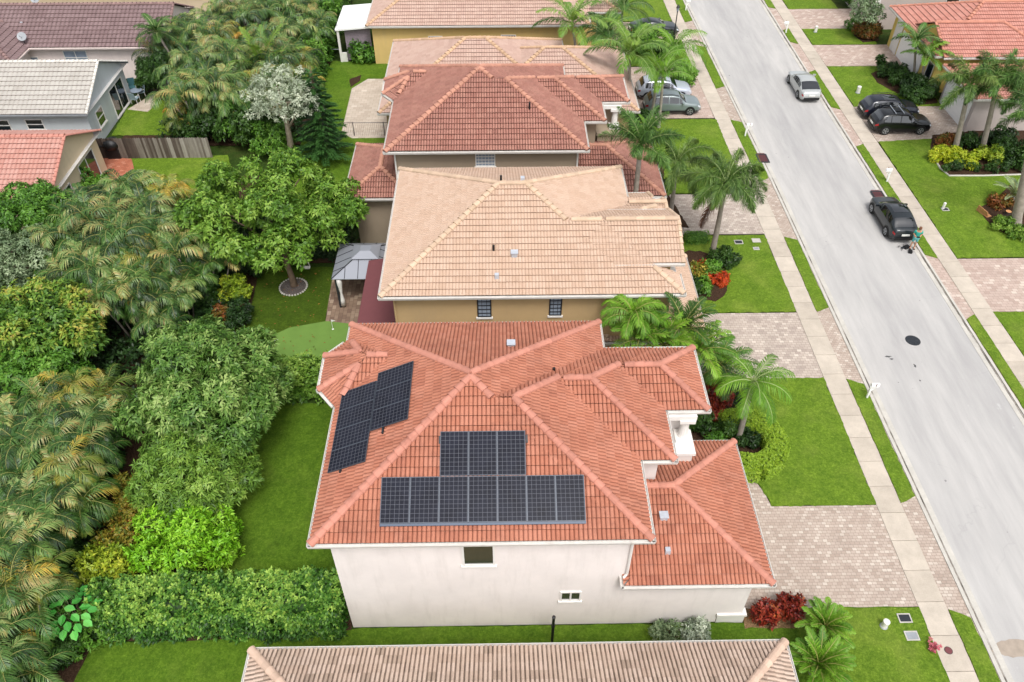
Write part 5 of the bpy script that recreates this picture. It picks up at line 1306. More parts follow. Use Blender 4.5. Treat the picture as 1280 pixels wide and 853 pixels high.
def hedge_run(name, label, pts, w, h, leaf, dens, k, L, W, seed, rag=.12, z0=.05, cat='hedge', tiltfrac=.35, sprout=0):
    """a hedge along a polyline; one object"""
    r = np.random.default_rng(seed); lb = LB(); core = MB()
    for (a, b_) in zip(pts, pts[1:]):
        ax, ay = a[:2]; bx_, by = b_[:2]; Ln = math.hypot(bx_-ax, by-ay); ux, uy = (bx_-ax)/Ln, (by-ay)/Ln; nx, ny = -uy, ux
        ha = a[2] if len(a) > 2 else h; hb = b_[2] if len(b_) > 2 else h
        for (area, kind) in ((Ln*w, 'top'), (Ln*(ha+hb)/2, 'l'), (Ln*(ha+hb)/2, 'r'), (w*ha, 's'), (w*hb, 'e')):
            n = int(area*dens); u = r.uniform(0, 1, n); v = r.uniform(0, 1, n)
            if kind == 'top': U, Vv, Z, Nn = u*Ln, (v-.5)*w, np.ones(n), (0,0,1)
            elif kind in 'lr': U, Vv, Z, Nn = u*Ln, np.full(n, w/2 if kind == 'l' else -w/2), v, ((nx, ny, .25) if kind == 'l' else (-nx, -ny, .25))
            else: U, Vv, Z, Nn = np.full(n, 0 if kind == 's' else Ln), (u-.5)*w, v, ((-ux,-uy,.2) if kind == 's' else (ux,uy,.2))
            hh = ha+(hb-ha)*U/Ln
            wob = .5*rag*np.sin(U*2.1+seed)*np.cos(Z*3+U)+.5*rag*np.sin(U*4.7+Vv*3)+r.normal(0, rag*.45, n)
            x = ax+ux*U+nx*Vv+Nn[0]*wob; y = ay+uy*U+ny*Vv+Nn[1]*wob; z = Z*hh+(wob if kind == 'top' else 0)
            rnd = np.clip((Z-.8)/.2, 0, 1)*np.clip((np.abs(Vv)/w*2-.6)/.4, 0, 1)*.12; z = z-rnd
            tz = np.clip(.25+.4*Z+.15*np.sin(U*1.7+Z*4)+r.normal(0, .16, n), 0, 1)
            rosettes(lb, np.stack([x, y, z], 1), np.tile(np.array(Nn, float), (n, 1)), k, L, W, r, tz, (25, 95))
        if sprout:
            n = int(Ln*sprout); u = r.uniform(0, Ln, n); v = r.uniform(-.45, .45, n)*w
            for q in range(4):
                z = (ha+hb)/2+.08+q*.09+r.normal(0, .03, n); rosettes(lb, np.stack([ax+ux*u+nx*v, ay+uy*u+ny*v, z], 1), np.tile(np.array((0,0,1.0)), (n, 1)), 4, L*.9, W*.9, r, np.full(n, .85), (20, 70))
        m = .72; q = [(ax+ux*.1+nx*w/2*m, ay+uy*.1+ny*w/2*m), (ax+ux*.1-nx*w/2*m, ay+uy*.1-ny*w/2*m), (bx_-ux*.1-nx*w/2*m, by-uy*.1-ny*w/2*m), (bx_-ux*.1+nx*w/2*m, by-uy*.1+ny*w/2*m)]
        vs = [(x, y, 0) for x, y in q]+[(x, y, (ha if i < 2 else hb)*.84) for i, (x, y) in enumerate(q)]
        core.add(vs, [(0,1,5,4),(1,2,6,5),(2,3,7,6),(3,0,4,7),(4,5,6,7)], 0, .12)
    # hang everything on the hedge's own origin
    ox, oy = pts[0][0], pts[0][1]
    for i in range(len(lb.V)): lb.V[i] = lb.V[i]-np.array([ox, oy, 0])
    core.v = [(x-ox, y-oy, z) for x, y, z in core.v]
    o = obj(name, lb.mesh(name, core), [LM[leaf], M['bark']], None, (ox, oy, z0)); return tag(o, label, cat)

# ---- palms
def frond(lb, mb, start, az, el0, el1, L, nl, ll, lw, r, tint, spread=62, vee=20, droop=.35, plume=False, mi=0, rmi=1, prof='palm', rw=.022, curl=1.3):
    """one feather leaf: arched midrib and rows of leaflets"""
    m = 10; pts = []; p = np.array(start, float); dirs = []
    for i in range(m+1):
        f = i/m; el = math.radians(el0+(el1-el0)*f**curl); d = np.array([math.cos(az)*math.cos(el), math.sin(az)*math.cos(el), math.sin(el)]); pts.append(p.copy()); dirs.append(d); p = p+d*L/m
    mb.tube([tuple(q) for q in pts], [rw*(1-.85*i/m)+.003 for i in range(m+1)], 4, rmi, cap=False, t=tint)
    pts = np.array(pts); dirs = np.array(dirs)
    s = np.linspace(.12, .985, nl); fi = s*m; i0 = np.minimum(fi.astype(int), m-1); f = (fi-i0)[:, None]
    P = pts[i0]*(1-f)+pts[i0+1]*f; D = unit(dirs[i0]*(1-f)+dirs[i0+1]*f)
    side = np.array([-math.sin(az), math.cos(az), 0.0]); S = np.tile(side, (nl, 1)); U = unit(np.cross(S, D)); U = np.where(U[:, 2:3] < 0, -U, U) if not plume else U
    lp = np.sin(np.pi*np.clip(s*.85+.14, 0, 1))**.6 if prof == 'palm' else np.clip(np.minimum((s-.05)*6, (1.08-s)*2.4), .15, 1)
    if plume: lw *= .62
    rows = ((1, vee), (-1, vee)) if not plume else tuple((q, v) for q in (1, -1) for v in (-55, -5, 45, 80))
    for sg, v in rows:
        va = math.radians(v)+r.normal(0, .4 if plume else .12, nl); sp = np.radians(spread-22*s)+r.normal(0, .2 if plume else .08, nl)
        lat = S*sg*np.cos(va)[:, None]+U*np.sin(va)[:, None]
        dd = unit(D*np.cos(sp)[:, None]+lat*np.sin(sp)[:, None]); ln = (ll*lp*(r.uniform(.6, 1.15, nl) if plume else r.uniform(.85, 1.1, nl)))[:, None]
        N = unit(np.cross(dd, D)+1e-5); Wv = unit(np.cross(dd, unit(U+.3*S*sg)))*lw/2
        mid = P+dd*ln*.5; mid[:, 2] -= droop*.12*ln[:, 0]; tip = P+dd*ln*.93; tip[:, 2] -= droop*ln[:, 0]
        t = np.clip(tint+r.normal(0, .17 if plume else .09, nl), 0, 1)
        lb.quads(np.stack([P-Wv*.5, P+Wv*.5, mid+Wv, mid-Wv], 1), t, mi); lb.quads(np.stack([mid-Wv, mid+Wv, tip+Wv*.1, tip-Wv*.1], 1), np.clip(t+.06, 0, 1), mi)
def areca_mesh(seed, nst=9, h=3.6, rad=1.25, nf=8, L=1.9, leaf='areca'):
    r = np.random.default_rng(seed); lb = LB(); mb = MB(); st = MB()
    for i in range(nst):
        a = i*2.4+r.uniform(-.4, .4); rr = rad*math.sqrt((i+.4)/nst); hh = h*r.uniform(.62, 1.08)*(1-.25*(rr/rad)**2); x, y = rr*math.cos(a), rr*math.sin(a)
        own = r.normal(0, .13)
        st.tube([(x*.35, y*.35, 0), (x*.6, y*.6, hh*.5), (x*.95, y*.95, hh)], [.06, .05, .045], 6)
        st.tube([(x*.95, y*.95, hh-.02), (x*1.02, y*1.02, hh+.35)], [.055, .03], 6, 1)
        for k in range(nf):
            az = k*2*math.pi/nf+r.uniform(-.3, .3)+i; age = r.uniform(0, 1); tint = float(np.clip(r.normal(.54-.4*age, .13)+own, 0, .82)); tint = float(r.uniform(.85, 1)) if r.uniform() < .035 else tint
            frond(lb, mb, (x*1.0, y*1.0, hh+.25), az, r.uniform(66, 84)-age*34, r.uniform(-85, -58)-age*12, L*r.uniform(.88, 1.2), 24, L*.32, .058, r, tint, vee=16, droop=.62, curl=1.35)
    return lb.mesh('fronds', mb), st.mesh('stems', True)
ARECA = []
for i, (nst, h, rad, nf, L, lf) in enumerate(((6, 3.9, 1.6, 7, 2.2, 'areca'), (5, 3.4, 1.4, 7, 2.1, 'areca'), (7, 4.2, 1.8, 6, 2.3, 'areca'), (5, 3.4, 1.5, 7, 2.1, 'areca_y'))):
    f, s = areca_mesh(100+i, nst, h, rad, nf, L); f.materials.append(LM[lf]); f.materials.append(M['rachis']); s.materials.append(M['bark_grey']); s.materials.append(M['crownshaft']); ARECA.append((f, s))
def areca(x, y, kind, sc, rz, label, group, z=.05):
    f, s = ARECA[kind]; t = thing('areca_palm', label, 'palm', (x, y, z), rz, group); t.scale = (sc, sc, sc)
    obj('stems', s, None, t); obj('crown', f, None, t); return t
def big_palm(name, label, base, top, nf, L, ll, lw, leaf, seed, r0=.17, r1=.12, shaft=.9, plume=False, el=((75, -20), (10, -75)), nl=34, droop=.35, vee=20, group=None, rach='rachis_g', bark='bark_grey', spear=True, dead=0, spread=62):
    """palm with one trunk and separate feather leaves, each leaf a part"""
    r = np.random.default_rng(seed); base = Vector(base); t = thing(name, label, 'palm', base, 0, group); tp = Vector(top)-base; b = MB(); m = 10; pts = []
    for i in range(m+1):
        f = i/m; bow = math.sin(math.pi*f)*.06*tp.z*.3; pts.append(tp*f+Vector((bow*.3, 0, 0)))
    b.tube([(0,0,-.06)]+pts, [r0*1.5, r0*1.25]+[r0+(r1-r0)*i/m for i in range(1, m+1)], 12); b.build('trunk', M[bark], t, smooth=True)
    if shaft:
        b = MB(); d = tp.normalized(); b.tube([tp-d*.05, tp+d*shaft*.5, tp+d*shaft], [r1*1.25, r1*1.05, r1*.45], 10); b.build('crownshaft', M['crownshaft'], t, smooth=True)
        hub = tp+d*shaft*.9
    else: hub = tp
    for k in range(nf):
        f = k/nf; az = k*2.39996+r.uniform(-.2, .2); e0 = el[0][0]+(el[1][0]-el[0][0])*f+r.uniform(-6, 6); e1 = el[0][1]+(el[1][1]-el[0][1])*f+r.uniform(-10, 10)
        lb = LB(); mb = MB(); frond(lb, mb, (0, 0, 0), az, e0, e1, L*r.uniform(.88, 1.08), nl, ll, lw, r, float(np.clip(r.normal(.5-.15*f, .14), .05, .95)), vee=vee, droop=droop, plume=plume, rw=.035, prof='plume' if plume else 'palm', spread=spread)
        obj('frond', lb.mesh('frond', mb), [LM[leaf], M[rach]], t, hub)
    if spear: b = MB(); b.tube([hub, hub+Vector((.03, .03, L*.55))], [.03, .006], 5); b.build('spear_leaf', M['rachis_g'], t)
    for k in range(dead):
        lb = LB(); mb = MB(); frond(lb, mb, (0, 0, 0), math.pi*(1.0+.2*k)+r.uniform(-.3, .3), -55, -92, L*.9, nl, ll*.6, lw, r, .5, droop=.6, plume=plume); obj('dead_frond', lb.mesh('dead_frond', mb), [LM['deadfrond'], M['bark']], t, hub-Vector((0,0,.5)))
    return t

# ================================================================== planting
GA = 'areca palms massed behind the back fence'
# upper belt
for i, (px, py, kd, sc) in enumerate(((205,45,1,1.0),(232,70,0,1.05),(258,38,2,1.0),(292,62,0,1.1),(322,38,1,1.05),(350,34,0,1.0),(240,108,2,1.05),(276,112,0,1.1),(312,96,3,1.0),(346,66,2,1.0),(256,148,0,1.0),(292,150,2,1.0),(325,132,1,1.0),(378,30,0,.95),(300,14,2,1.0),(268,8,0,.95),(340,6,1,1.0),(372,4,2,.95),(365,75,3,.95))):
    x, y, _ = G(px, py, 4.2*sc)
    if y < 57.2: y = 57.2+.35*(i % 3); x, z_ = onY(px, py, y); sc = max(.62, min(sc, z_/3.6))
    areca(x, y, kd, sc, i*1.3, 'areca palm in the tall dense belt behind the grey and pink bungalows' if kd != 3 else 'yellow-tinged areca palm in the tall belt behind the bungalows', 'areca palms in the tall belt behind the bungalows')
# middle mass
for i, (px, py, kd, sc) in enumerate(((112,246,1,.95),(152,234,0,1.0),(196,232,3,1.0),(232,262,1,.95),(92,290,0,1.0),(136,288,2,1.05),(182,282,0,1.05),(226,302,2,.95),(258,318,1,.8),(122,330,0,1.0),(172,330,3,1.0),(214,346,1,.9),(150,364,2,.9),(196,378,0,.8),(84,330,1,.95),(70,300,1,.9))):
    x, y, _ = G(px, py, 4.0*sc); areca(x, y, kd, sc, i*1.1+.4, 'areca palm in the olive clump between the orange-roofed house and the mango tree' if kd != 3 else 'golden-fronded areca palm in the clump by the orange-roofed house', 'areca palms between the orange-roofed house and the mango tree')
# lower left
for i, (px, py, kd, sc) in enumerate(((100,484,3,.9),(66,506,0,.85),(112,530,0,.8),(80,552,2,.85),(34,548,0,.9),(68,592,3,.9),(14,604,1,.9),(72,602,0,.8),(22,668,2,.8),(2,690,0,.85),(40,640,1,.8),(6,730,3,.85),(-8,768,2,.85),(-6,826,0,.8))):
    x, y, _ = G(px, py, 4.0*sc); areca(x, y, kd, sc, i*.9+.2, 'areca palm in the clump along the lower left edge' if kd != 3 else 'yellow-stemmed areca palm in the clump along the lower left edge', 'areca palms along the lower left edge')
for i, (px, py, kd, sc) in enumerate(((218,30,0,1.0),(225,132,3,.95),(300,118,0,1.1),(334,88,0,1.05),(355,50,1,1.0),(390,20,1,.95),(318,0,0,1.0),(285,30,3,1.0))):
    x, y, _ = G(px, py, 4.2*sc)
    if y < 57.2: y = 57.2+.35*(i % 3); x, z_ = onY(px, py, y); sc = max(.62, min(sc, z_/3.6))
    areca(x, y, kd, sc, i*1.7+2, 'areca palm in the tall dense belt behind the grey and pink bungalows' if kd != 3 else 'yellow-tinged areca palm in the tall belt behind the bungalows', 'areca palms in the tall belt behind the bungalows')
for i, (px, py, kd, sc) in enumerate(((172,256,0,1.0),(115,268,2,1.0),(158,308,0,1.0),(245,290,0,.9))):
    x, y, _ = G(px, py, 4.0*sc); areca(x, y, kd, sc, i*1.9+1, 'areca palm in the olive clump between the orange-roofed house and the mango tree', 'areca palms between the orange-roofed house and the mango tree')
for i, (px, py, kd, sc) in enumerate(((48,570,0,.85),(14,640,0,.85),(20,520,2,.85))):
    x, y, _ = G(px, py, 4.0*sc); areca(x, y, kd, sc, i*1.6+.9, 'areca palm in the clump along the lower left edge', 'areca palms along the lower left edge')
def at(px, py, z=0): return G(px, py, z)
# trees at the back
x, y, _ = at(258, 478, 4.2); tree('mango_tree', 'large domed mango tree with pale drooping leaf clusters beside the back lawn', 'tree', (x, y-.3, .05), (x, y, 3.6), (3.8, 3.6, 3.0), 56, .85, 'mango', 17, 9, .27, .09, 11, (.22, .12), droop=.22, tilt=(35, 105))
x, y, _ = at(238, 588, 2.8); tree('lychee_tree', 'mid-green fine-leaved tree between the mango and the lime bush', 'tree', (x, y, .05), (x, y, 2.5), (2.6, 2.3, 2.2), 34, .62, 'bamboo', 22, 8, .24, .07, 12, (.15, .08), droop=.25, tilt=(35, 105))
x, y, _ = at(236, 668, 1.7); shrub('lime_bush', 'rounded bright lime-green bush above the thick hedge', 'bush', (x, y), (2.05, 1.9, 2.6), 'lime', 30, 7, .2, .075, 13, 14, .75)
x, y, _ = at(345, 252, 4.6); xb, yb, _ = at(368, 359); tree('yard_tree', 'wide bright-green tree over a round mulch ring in the dark lawn', 'tree', (xb, yb, .05), (x-.35, y-.3, 4.2), (6.3, 5.0, 2.5), 78, .68, 'bright', 13, 7, .27, .12, 14, (.2, .13), bark='bark', up=-.3, down=-.6)
x, y, _ = at(352, 122, 5.2); xb, yb, _ = at(365, 194); tree('silver_tree', 'silvery white-leaved tree beside the dark conifer', 'tree', (xb, yb, .05), (x, y, 5.2), (2.9, 2.3, 2.3), 34, .45, 'silver', 15, 6, .2, .07, 15, (.28, .12), bark='bark_pale', up=-.35)
x, y, _ = at(38, 262, 4.0); tree('round_tree', 'dense dark-green rounded tree below the orange roof', 'tree', (x, y, .05), (x, y, 3.2), (2.5, 2.3, 2.2), 20, .8, 'green', 22, 7, .22, .1, 16, (.2, .1))
x, y, _ = at(22, 322, 3.2); tree('grey_green_tree', 'grey-green small-leaved tree at the left edge under the rounded tree', 'tree', (x, y, .05), (x, y, 2.8), (2.4, 2.2, 1.9), 18, .75, 'sage', 20, 6, .18, .08, 17, (.18, .09))
x, y, _ = at(58, 402, 3.6); tree('schefflera_tree', 'yellow-green tree with loose leaf whorls at the left edge', 'tree', (x, y, .05), (x, y, 3.4), (3.1, 2.3, 1.9), 24, .75, 'scheff', 14, 8, .3, .12, 18, (.2, .1))
x, y, _ = at(50, 462, 2.6); tree('leafy_tree', 'dull green low tree below the yellow-green whorled one', 'tree', (x, y, .05), (x, y, 2.2), (2.4, 1.5, 1.6), 14, .7, 'green', 16, 7, .26, .12, 19, (.15, .08))
x, y, _ = at(198, 44, 4.6); big_palm('fan_palm', 'dark-fronded palm leaning beside the purple-brown roof', (x+1.5, y-.5, .05), (x, y, 4.6), 14, 2.1, .6, .06, 'palm', 20, .12, .1, .3, el=((70, -10), (0, -60)))
x, y, _ = at(172, 80, 3.2); tree('dark_tree', 'small dark leafy tree in front of the pink wall', 'tree', (x+1.3, y-.2, .05), (x+1.3, y, 2.6), (1.3, 1.2, 1.6), 10, .55, 'dark', 22, 7, .26, .1, 21, (.1, .06))
x, y, _ = at(188, 104, 1); shrub('shrub', 'dark shrub against the short board fence by the patio chairs', 'bush', (x, y), (1.1, .9, 2.0), 'dark', 24, 7, .22, .1, 22)
big_palm('coconut_palm', 'coconut palm with long upright pale fronds behind the silver tree', (*at(340, 130)[:2], .05), (at(340, 130)[0], at(340, 130)[1], 2.6), 9, 4.2, .85, .07, 'coco', 23, .16, .14, .3, el=((80, 35), (48, -15)), nl=40, vee=25, rach='rachis')
# conifer
def norfolk(label, px, py, h):
    x, y, _ = at(px, py); t = thing('norfolk_pine', label, 'conifer', (x, y, .05)); r = np.random.default_rng(5); lb = LB(); b = MB(); b.tube([(0,0,-.05),(0,0,h*.5),(.05,0,h)], [.16,.09,.02], 8)
    z = .7
    while z < h-.2:
        f = 1-z/h; n = 7 if f > .3 else 5; Rm = .35+2.0*f**.8; a0 = r.uniform(0, 6)
        for k in range(n):
            a = a0+2*math.pi*k/n+r.uniform(-.12, .12); L = Rm*r.uniform(.85, 1.1); pts = [np.array((math.cos(a)*L*s, math.sin(a)*L*s, z+.12*s*L-.16*s*s*L)) for s in np.linspace(0, 1, 9)]
            b.tube([tuple(p) for p in pts], [.03*(1-.1*i) for i in range(9)], 4)
            P = np.array([pts[i]*(1-q)+pts[i+1]*q for i in range(1, 8) for q in (0, .33, .66)]); m = len(P); d = np.array((math.cos(a), math.sin(a), 0)); s = np.array((-math.sin(a), math.cos(a), 0))
            for sg in (1, -1):
                D = unit(np.tile(d*.75+s*sg*.8+np.array((0,0,.18)), (m, 1))+r.normal(0, .12, (m, 3))); Ll = L*.30*np.linspace(1.1, .6, m); lb.quads(leaf_quads(P, D, np.tile(np.array((0,0,1.0)), (m, 1)), Ll, np.full(m, .1)), np.clip(r.normal(.45, .2, m), 0, 1))
            lb.quads(leaf_quads(P, np.tile(d+np.array((0,0,.3)), (m, 1)), np.tile(np.array((0,0,1.0)), (m, 1)), np.full(m, .3), np.full(m, .12)), np.clip(r.normal(.5, .2, m), 0, 1))
        z += .36+.1*f
    obj('crown', lb.mesh('crown'), LM['pine'], t); b.build('trunk', M['bark'], t)
norfolk('dark green conifer in whorled tiers beside the silver tree', 408, 199, 7.4)
# hedges
hedge_run('hedge', 'long thick mixed-leaf hedge running up to the white wall', [(-17.0, 16.55, 2.0), (-12, 16.55, 2.3), (-6.75, 16.5, 2.4)], 1.7, 2.3, 'hedge', 75, 6, .16, .085, 31, .2, sprout=7)
hedge_run('hedge', 'bright leafy hedge between the putting green and the back lawn', [(-13.2, 29.6, 1.7), (-10.6, 29.8, 1.9), (-7.9, 29.7, 1.8)], 1.5, 1.8, 'bright', 34, 6, .22, .11, 32, .25, sprout=5)
x0, y0, _ = at(160, 560); x1, y1, _ = at(105, 735)
hedge_run('hedge', 'narrow dark hedge slanting along the lower left palms', [(x0-1.0, y0, 1.9), ((x0+x1)/2-1.0, (y0+y1)/2, 1.9), (x1-.9, y1, 1.9)], .85, 1.9, 'dark', 60, 5, .13, .07, 33, .12)
hedge_run('hedge', 'dark clipped hedge at the far side of the dark lawn', [(*at(262, 352)[:2], 2.2), (*at(300, 330)[:2], 2.4), (*at(345, 300)[:2], 2.4)], 1.6, 2.4, 'deep', 40, 5, .15, .08, 34, .15)
hedge_run('hedge', 'dark hedge behind the gazebo', [(-14.5, 41.8, 2.4), (-9.6, 41.9, 2.5)], 1.2, 2.5, 'deep', 40, 5, .16, .08, 35, .15)
hedge_run('hedge', 'tall vine-covered hedge line running back past the white patio cover', [(-16.6, 61.5, 2.8), (-16.5, 72, 3.0), (-16.6, 86, 3.2)], 1.7, 3.0, 'green', 20, 6, .3, .16, 36, .3, sprout=2)
hedge_run('hedge', 'dark hedge block beside the middle palms', [(*at(258, 392)[:2], 2.2), (*at(268, 362)[:2], 2.2)], 1.5, 2.2, 'dark', 40, 6, .18, .09, 37, .18)
SH = [  # px, py(base), rx, ry, h, leaf, L, name, label
 (297,385,.8,.7,1.7,'yellowgreen',.16,'croton_bush','yellow-speckled bush at the corner of the dark lawn'),
 (281,405,.55,.5,.9,'rust',.22,'croton_bush','small orange-brown bush beside the dark lawn'),
 (299,412,.7,.9,1.2,'deep',.14,'shrub','dark shrub between the orange-brown bush and the lawn'),
 (306,352,1.3,1.0,1.9,'deep',.16,'shrub','deep green shrub between the yellow-speckled bush and the yard tree'),
 (332,336,1.4,1.0,2.0,'deep',.16,'shrub','deep green shrub behind the mulch ring'),
 (278,350,1.3,1.1,2.2,'deep',.18,'shrub','deep green shrub behind the yellow-speckled bush'),
 (312,318,1.5,1.2,2.4,'dark',.22,'shrub','dark shrub under the left side of the yard tree'),
 (258,322,1.6,1.2,2.6,'dark',.25,'shrub','dark leafy shrub right of the olive palms'),
 (240,182,1.6,1.2,2.2,'dark',.28,'shrub','dark shrub at the foot of the upper palms near the board fence'),
 (285,184,1.7,1.2,2.6,'dark',.28,'shrub','dark shrub behind the board fence end'),
 (262,182,1.6,1.2,3.0,'dark',.26,'shrub','tall dark shrub behind the middle of the board fence'),
 (300,182,1.6,1.2,3.0,'green',.26,'shrub','mid-green shrub at the palm stems behind the board fence end'),
 (318,190,1.8,1.4,3.0,'dark',.28,'shrub','dark leafy shrub left of the silver tree trunk'),
 (345,200,1.3,1.2,2.2,'green',.26,'shrub','mid-green shrub at the silver tree trunk'),
 (452,80,1.2,.9,1.5,'green',.32,'shrub','spiky green shrub with white flowers by the yellow wall'),
 (165,640,.75,.9,1.2,'croton',.16,'croton_bush','mottled yellow croton bush below the fine-leaved tree'),
 (158,668,.7,.8,1.1,'croton',.16,'croton_bush','mottled croton bush left of the lime bush'),
 (148,700,.9,.8,1.1,'croton',.16,'croton_bush','mottled yellow-brown croton bush at the end of the dark hedge'),
 (140,735,1.3,.9,1.5,'yellowgreen',.2,'shrub','pale green shrub behind the left end of the thick hedge'),
 (55,838,1.4,1.1,1.6,'dark',.18,'shrub','dark-leaved shrub in the lower left corner'),
 (90,815,1.2,1.0,1.7,'green',.18,'shrub','green shrub between the corner palms and the thick hedge'),
 (30,795,1.2,1.0,1.5,'dark',.2,'shrub','dark shrub under the lower left palms'),
 (130,790,1.0,.9,1.5,'dark',.16,'shrub','dark shrub at the left end of the thick hedge'),
 (885,524,1.0,1.1,1.5,'red',.2,'croton_bush','dark maroon shrub under the queen palm'),
 (903,505,.9,.8,1.2,'deep',.2,'shrub','dark green shrub beside the maroon one'),
 (878,545,.7,.7,.9,'dark',.16,'shrub','low dark shrub beside the white balcony pier'),
 (912,548,.6,.6,.8,'dark',.16,'shrub','dark shrub at the ringed palm trunk inside the horseshoe hedge'),
 (936,560,.5,.5,.6,'deep',.16,'shrub','low deep green shrub right of the ringed palm trunk'),
 (895,570,.6,.6,.6,'green',.16,'shrub','small green shrub inside the horseshoe hedge'),
 (905,298,0,0,0,'','','',''),
 (957,782,.75,.45,1.0,'red',.2,'croton_bush','deep red croton bush left half of the pair at the garage corner'),
 (984,776,.65,.45,1.1,'red',.2,'croton_bush','taller red croton bush right half of the pair at the garage corner'),
 (836,808,1.0,.5,.8,'sage',.12,'shrub','grey-green clipped shrub at the edge of the front roof'),
 (868,806,.6,.45,.9,'silver',.14,'shrub','silvery shrub beside the grey-green one at the front roof'),
 (878,345,.5,.5,.6,'redflower',.14,'flowering_shrub','orange-red flowering shrub at the back of the round bed'),
 (898,357,.75,.5,.5,'redflower',.14,'flowering_shrub','red flowering shrub at the front of the round bed'),
 (872,355,.55,.6,.9,'croton',.25,'croton_bush','yellow variegated plant in the round bed'),
 (886,350,.7,.6,.8,'green',.22,'shrub','broad green plant in the middle of the round bed'),
 (878,368,.5,.45,.8,'green',.22,'shrub','spiky green plant at the front of the round bed'),
 (866,372,.5,.5,.8,'dark',.18,'shrub','dark green plant by the path edge of the round bed'),
 (905,335,.7,.7,.8,'dark',.18,'shrub','dark green shrub at the foxtail palm trunk'),
 (1115,100,1.3,.8,1.0,'dark',.16,'shrub','rounded dark green shrub in the kidney bed'),
 (1127,110,1.0,.8,1.0,'dark',.16,'shrub','dark shrub at the kerb end of the kidney bed'),
 (1098,90,.35,.35,1.3,'dark',.22,'shrub','small upright plant at the tip of the kidney bed'),
 (1152,128,1.5,1.2,1.3,'dark',.18,'shrub','broad dark shrub below the twin slender palms'),
 (1140,122,1.0,.9,1.2,'deep',.18,'shrub','dark shrub in front of the garage door'),
 (1085,50,1.15,1.0,1.4,'rust',.2,'croton_bush','round red-green croton bush under the pale tree'),
 (1067,40,.9,.7,.9,'green',.14,'shrub','clipped green shrub beside the round croton'),
 (1062,9,1.0,.8,1.3,'green',.14,'shrub','clipped box shrub at the top by the far driveway'),
 (1182,187,.7,.6,.9,'rust',.22,'croton_bush','reddish croton at the driveway end of the palm bed'),
 (1180,205,1.2,.8,.8,'chart',.16,'shrub','chartreuse shrub at the tip of the palm bed'),
 (1205,210,1.2,.7,.8,'chart',.16,'shrub','chartreuse shrub at the front of the palm bed'),
 (1236,205,1.2,.8,.9,'yellowgreen',.16,'shrub','yellow-green shrub between the leaning palms'),
 (1210,190,1.0,.8,.9,'dark',.18,'shrub','dark shrub between the two palm trunks'),
 (1262,205,1.5,1.1,1.3,'dark',.18,'shrub','dark spreading shrub right of the leaning palms'),
 (1250,190,1.3,1.0,1.3,'deep',.2,'shrub','deep green shrub behind the leaning palms'),
 (1278,215,1.2,1.0,1.2,'dark',.18,'shrub','dark shrub at the right edge of the palm bed'),
 (1200,217,1.4,.5,.6,'dark',.14,'shrub','low dark edging shrub along the stone edge'),
 (1240,217,1.6,.5,.6,'dark',.14,'shrub','low dark edging shrub at the outer stone edge'),
 (1255,290,.9,.7,.55,'bright',.14,'shrub','low bright shrub at the foot of the thick palm trunk'),
 (1275,300,1.0,.6,.55,'bright',.14,'shrub','low bright shrub at the right edge by the thick palm'),
 (1252,262,.7,.6,.6,'rust',.18,'shrub','brownish low plant in the corner bed'),
 (782,238,.9,.8,1.0,'dark',.2,'shrub','dark shrub under the dark foxtail palm by the rose house garage'),
 (815,243,.9,.8,1.0,'dark',.2,'shrub','dark shrub between the two foxtail palms'),
 (838,290,.5,.5,1.0,'rust',.2,'shrub','small bronze shrub beside the cream roof corner'),
 (795,165,1.0,.9,1.0,'dark',.2,'shrub','dark shrub beside the rose house pier'),
 (800,182,.9,.8,.9,'green',.2,'shrub','green shrub at the palm trunks by the rose house'),
 (840,170,0,0,0,'','','',''),
 (775,160,.7,.6,.9,'green',.2,'shrub','green shrub at the foot of the white column'),
 (850,110,1.3,1.0,1.4,'green',.25,'shrub','loose green shrub beyond the pale silver SUV'),
 (800,70,1.5,1.2,2.0,'green',.28,'shrub','leafy shrub beside the far driveway'),
 (835,75,1.3,1.0,1.6,'dark',.25,'shrub','dark shrub near the lamp post'),
 (880,20,.0,0,0,'','','',''),
 (112,252,1.5,1.1,1.3,'green',.2,'shrub','green shrub beneath the orange-roofed house window'),
 (1040,70,0,0,0,'','','',''),
]
for i, (px, py, rx, ry, h, lf, L, nm, lb_) in enumerate(SH):
    if not rx: continue
    x, y, _ = at(px, py); y += ry*.6; a = math.pi*(rx+ry)**2/4; k = 6
    shrub(nm, lb_, 'bush', (x, y), (rx, ry, h), lf, min(70, 1.6/(L*L)), k, L, L*.45, 200+i, 8, max(.2, min(rx, ry, h)*.5))
# clipped low hedges
hedge_run('hedge', 'small clipped green hedge beside the round flower bed', [(*at(856, 303)[:2],), (*at(884, 302)[:2],)], .7, .65, 'green', 70, 5, .1, .05, 38, .05)
X, Y, _ = at(938, 548, .7)
arc = [(X+2.0*math.cos(a)*.78-.25, Y+1.55*math.sin(a)-.2) for a in [R(d) for d in (125, 95, 60, 25, -10, -45, -80, -115)]]
hedge_run('hedge', 'horseshoe-shaped clipped yellow-green hedge round the queen palm', arc, 1.05, 1.0, 'horseshoe', 220, 5, .08, .055, 39, .035)
# pale tree with sparse leaves
x, y, _ = at(1085, 16, 2.6); xb, yb, _ = at(1086, 44); tree('pale_tree', 'thin tree with pale grey-green leaves above the round croton', 'tree', (xb, yb+.6, .05), (x, y, 2.7), (1.5, 1.3, 1.5), 13, .42, 'sage', 18, 5, .22, .1, 41, (.08, .05), bark='bark_pale')
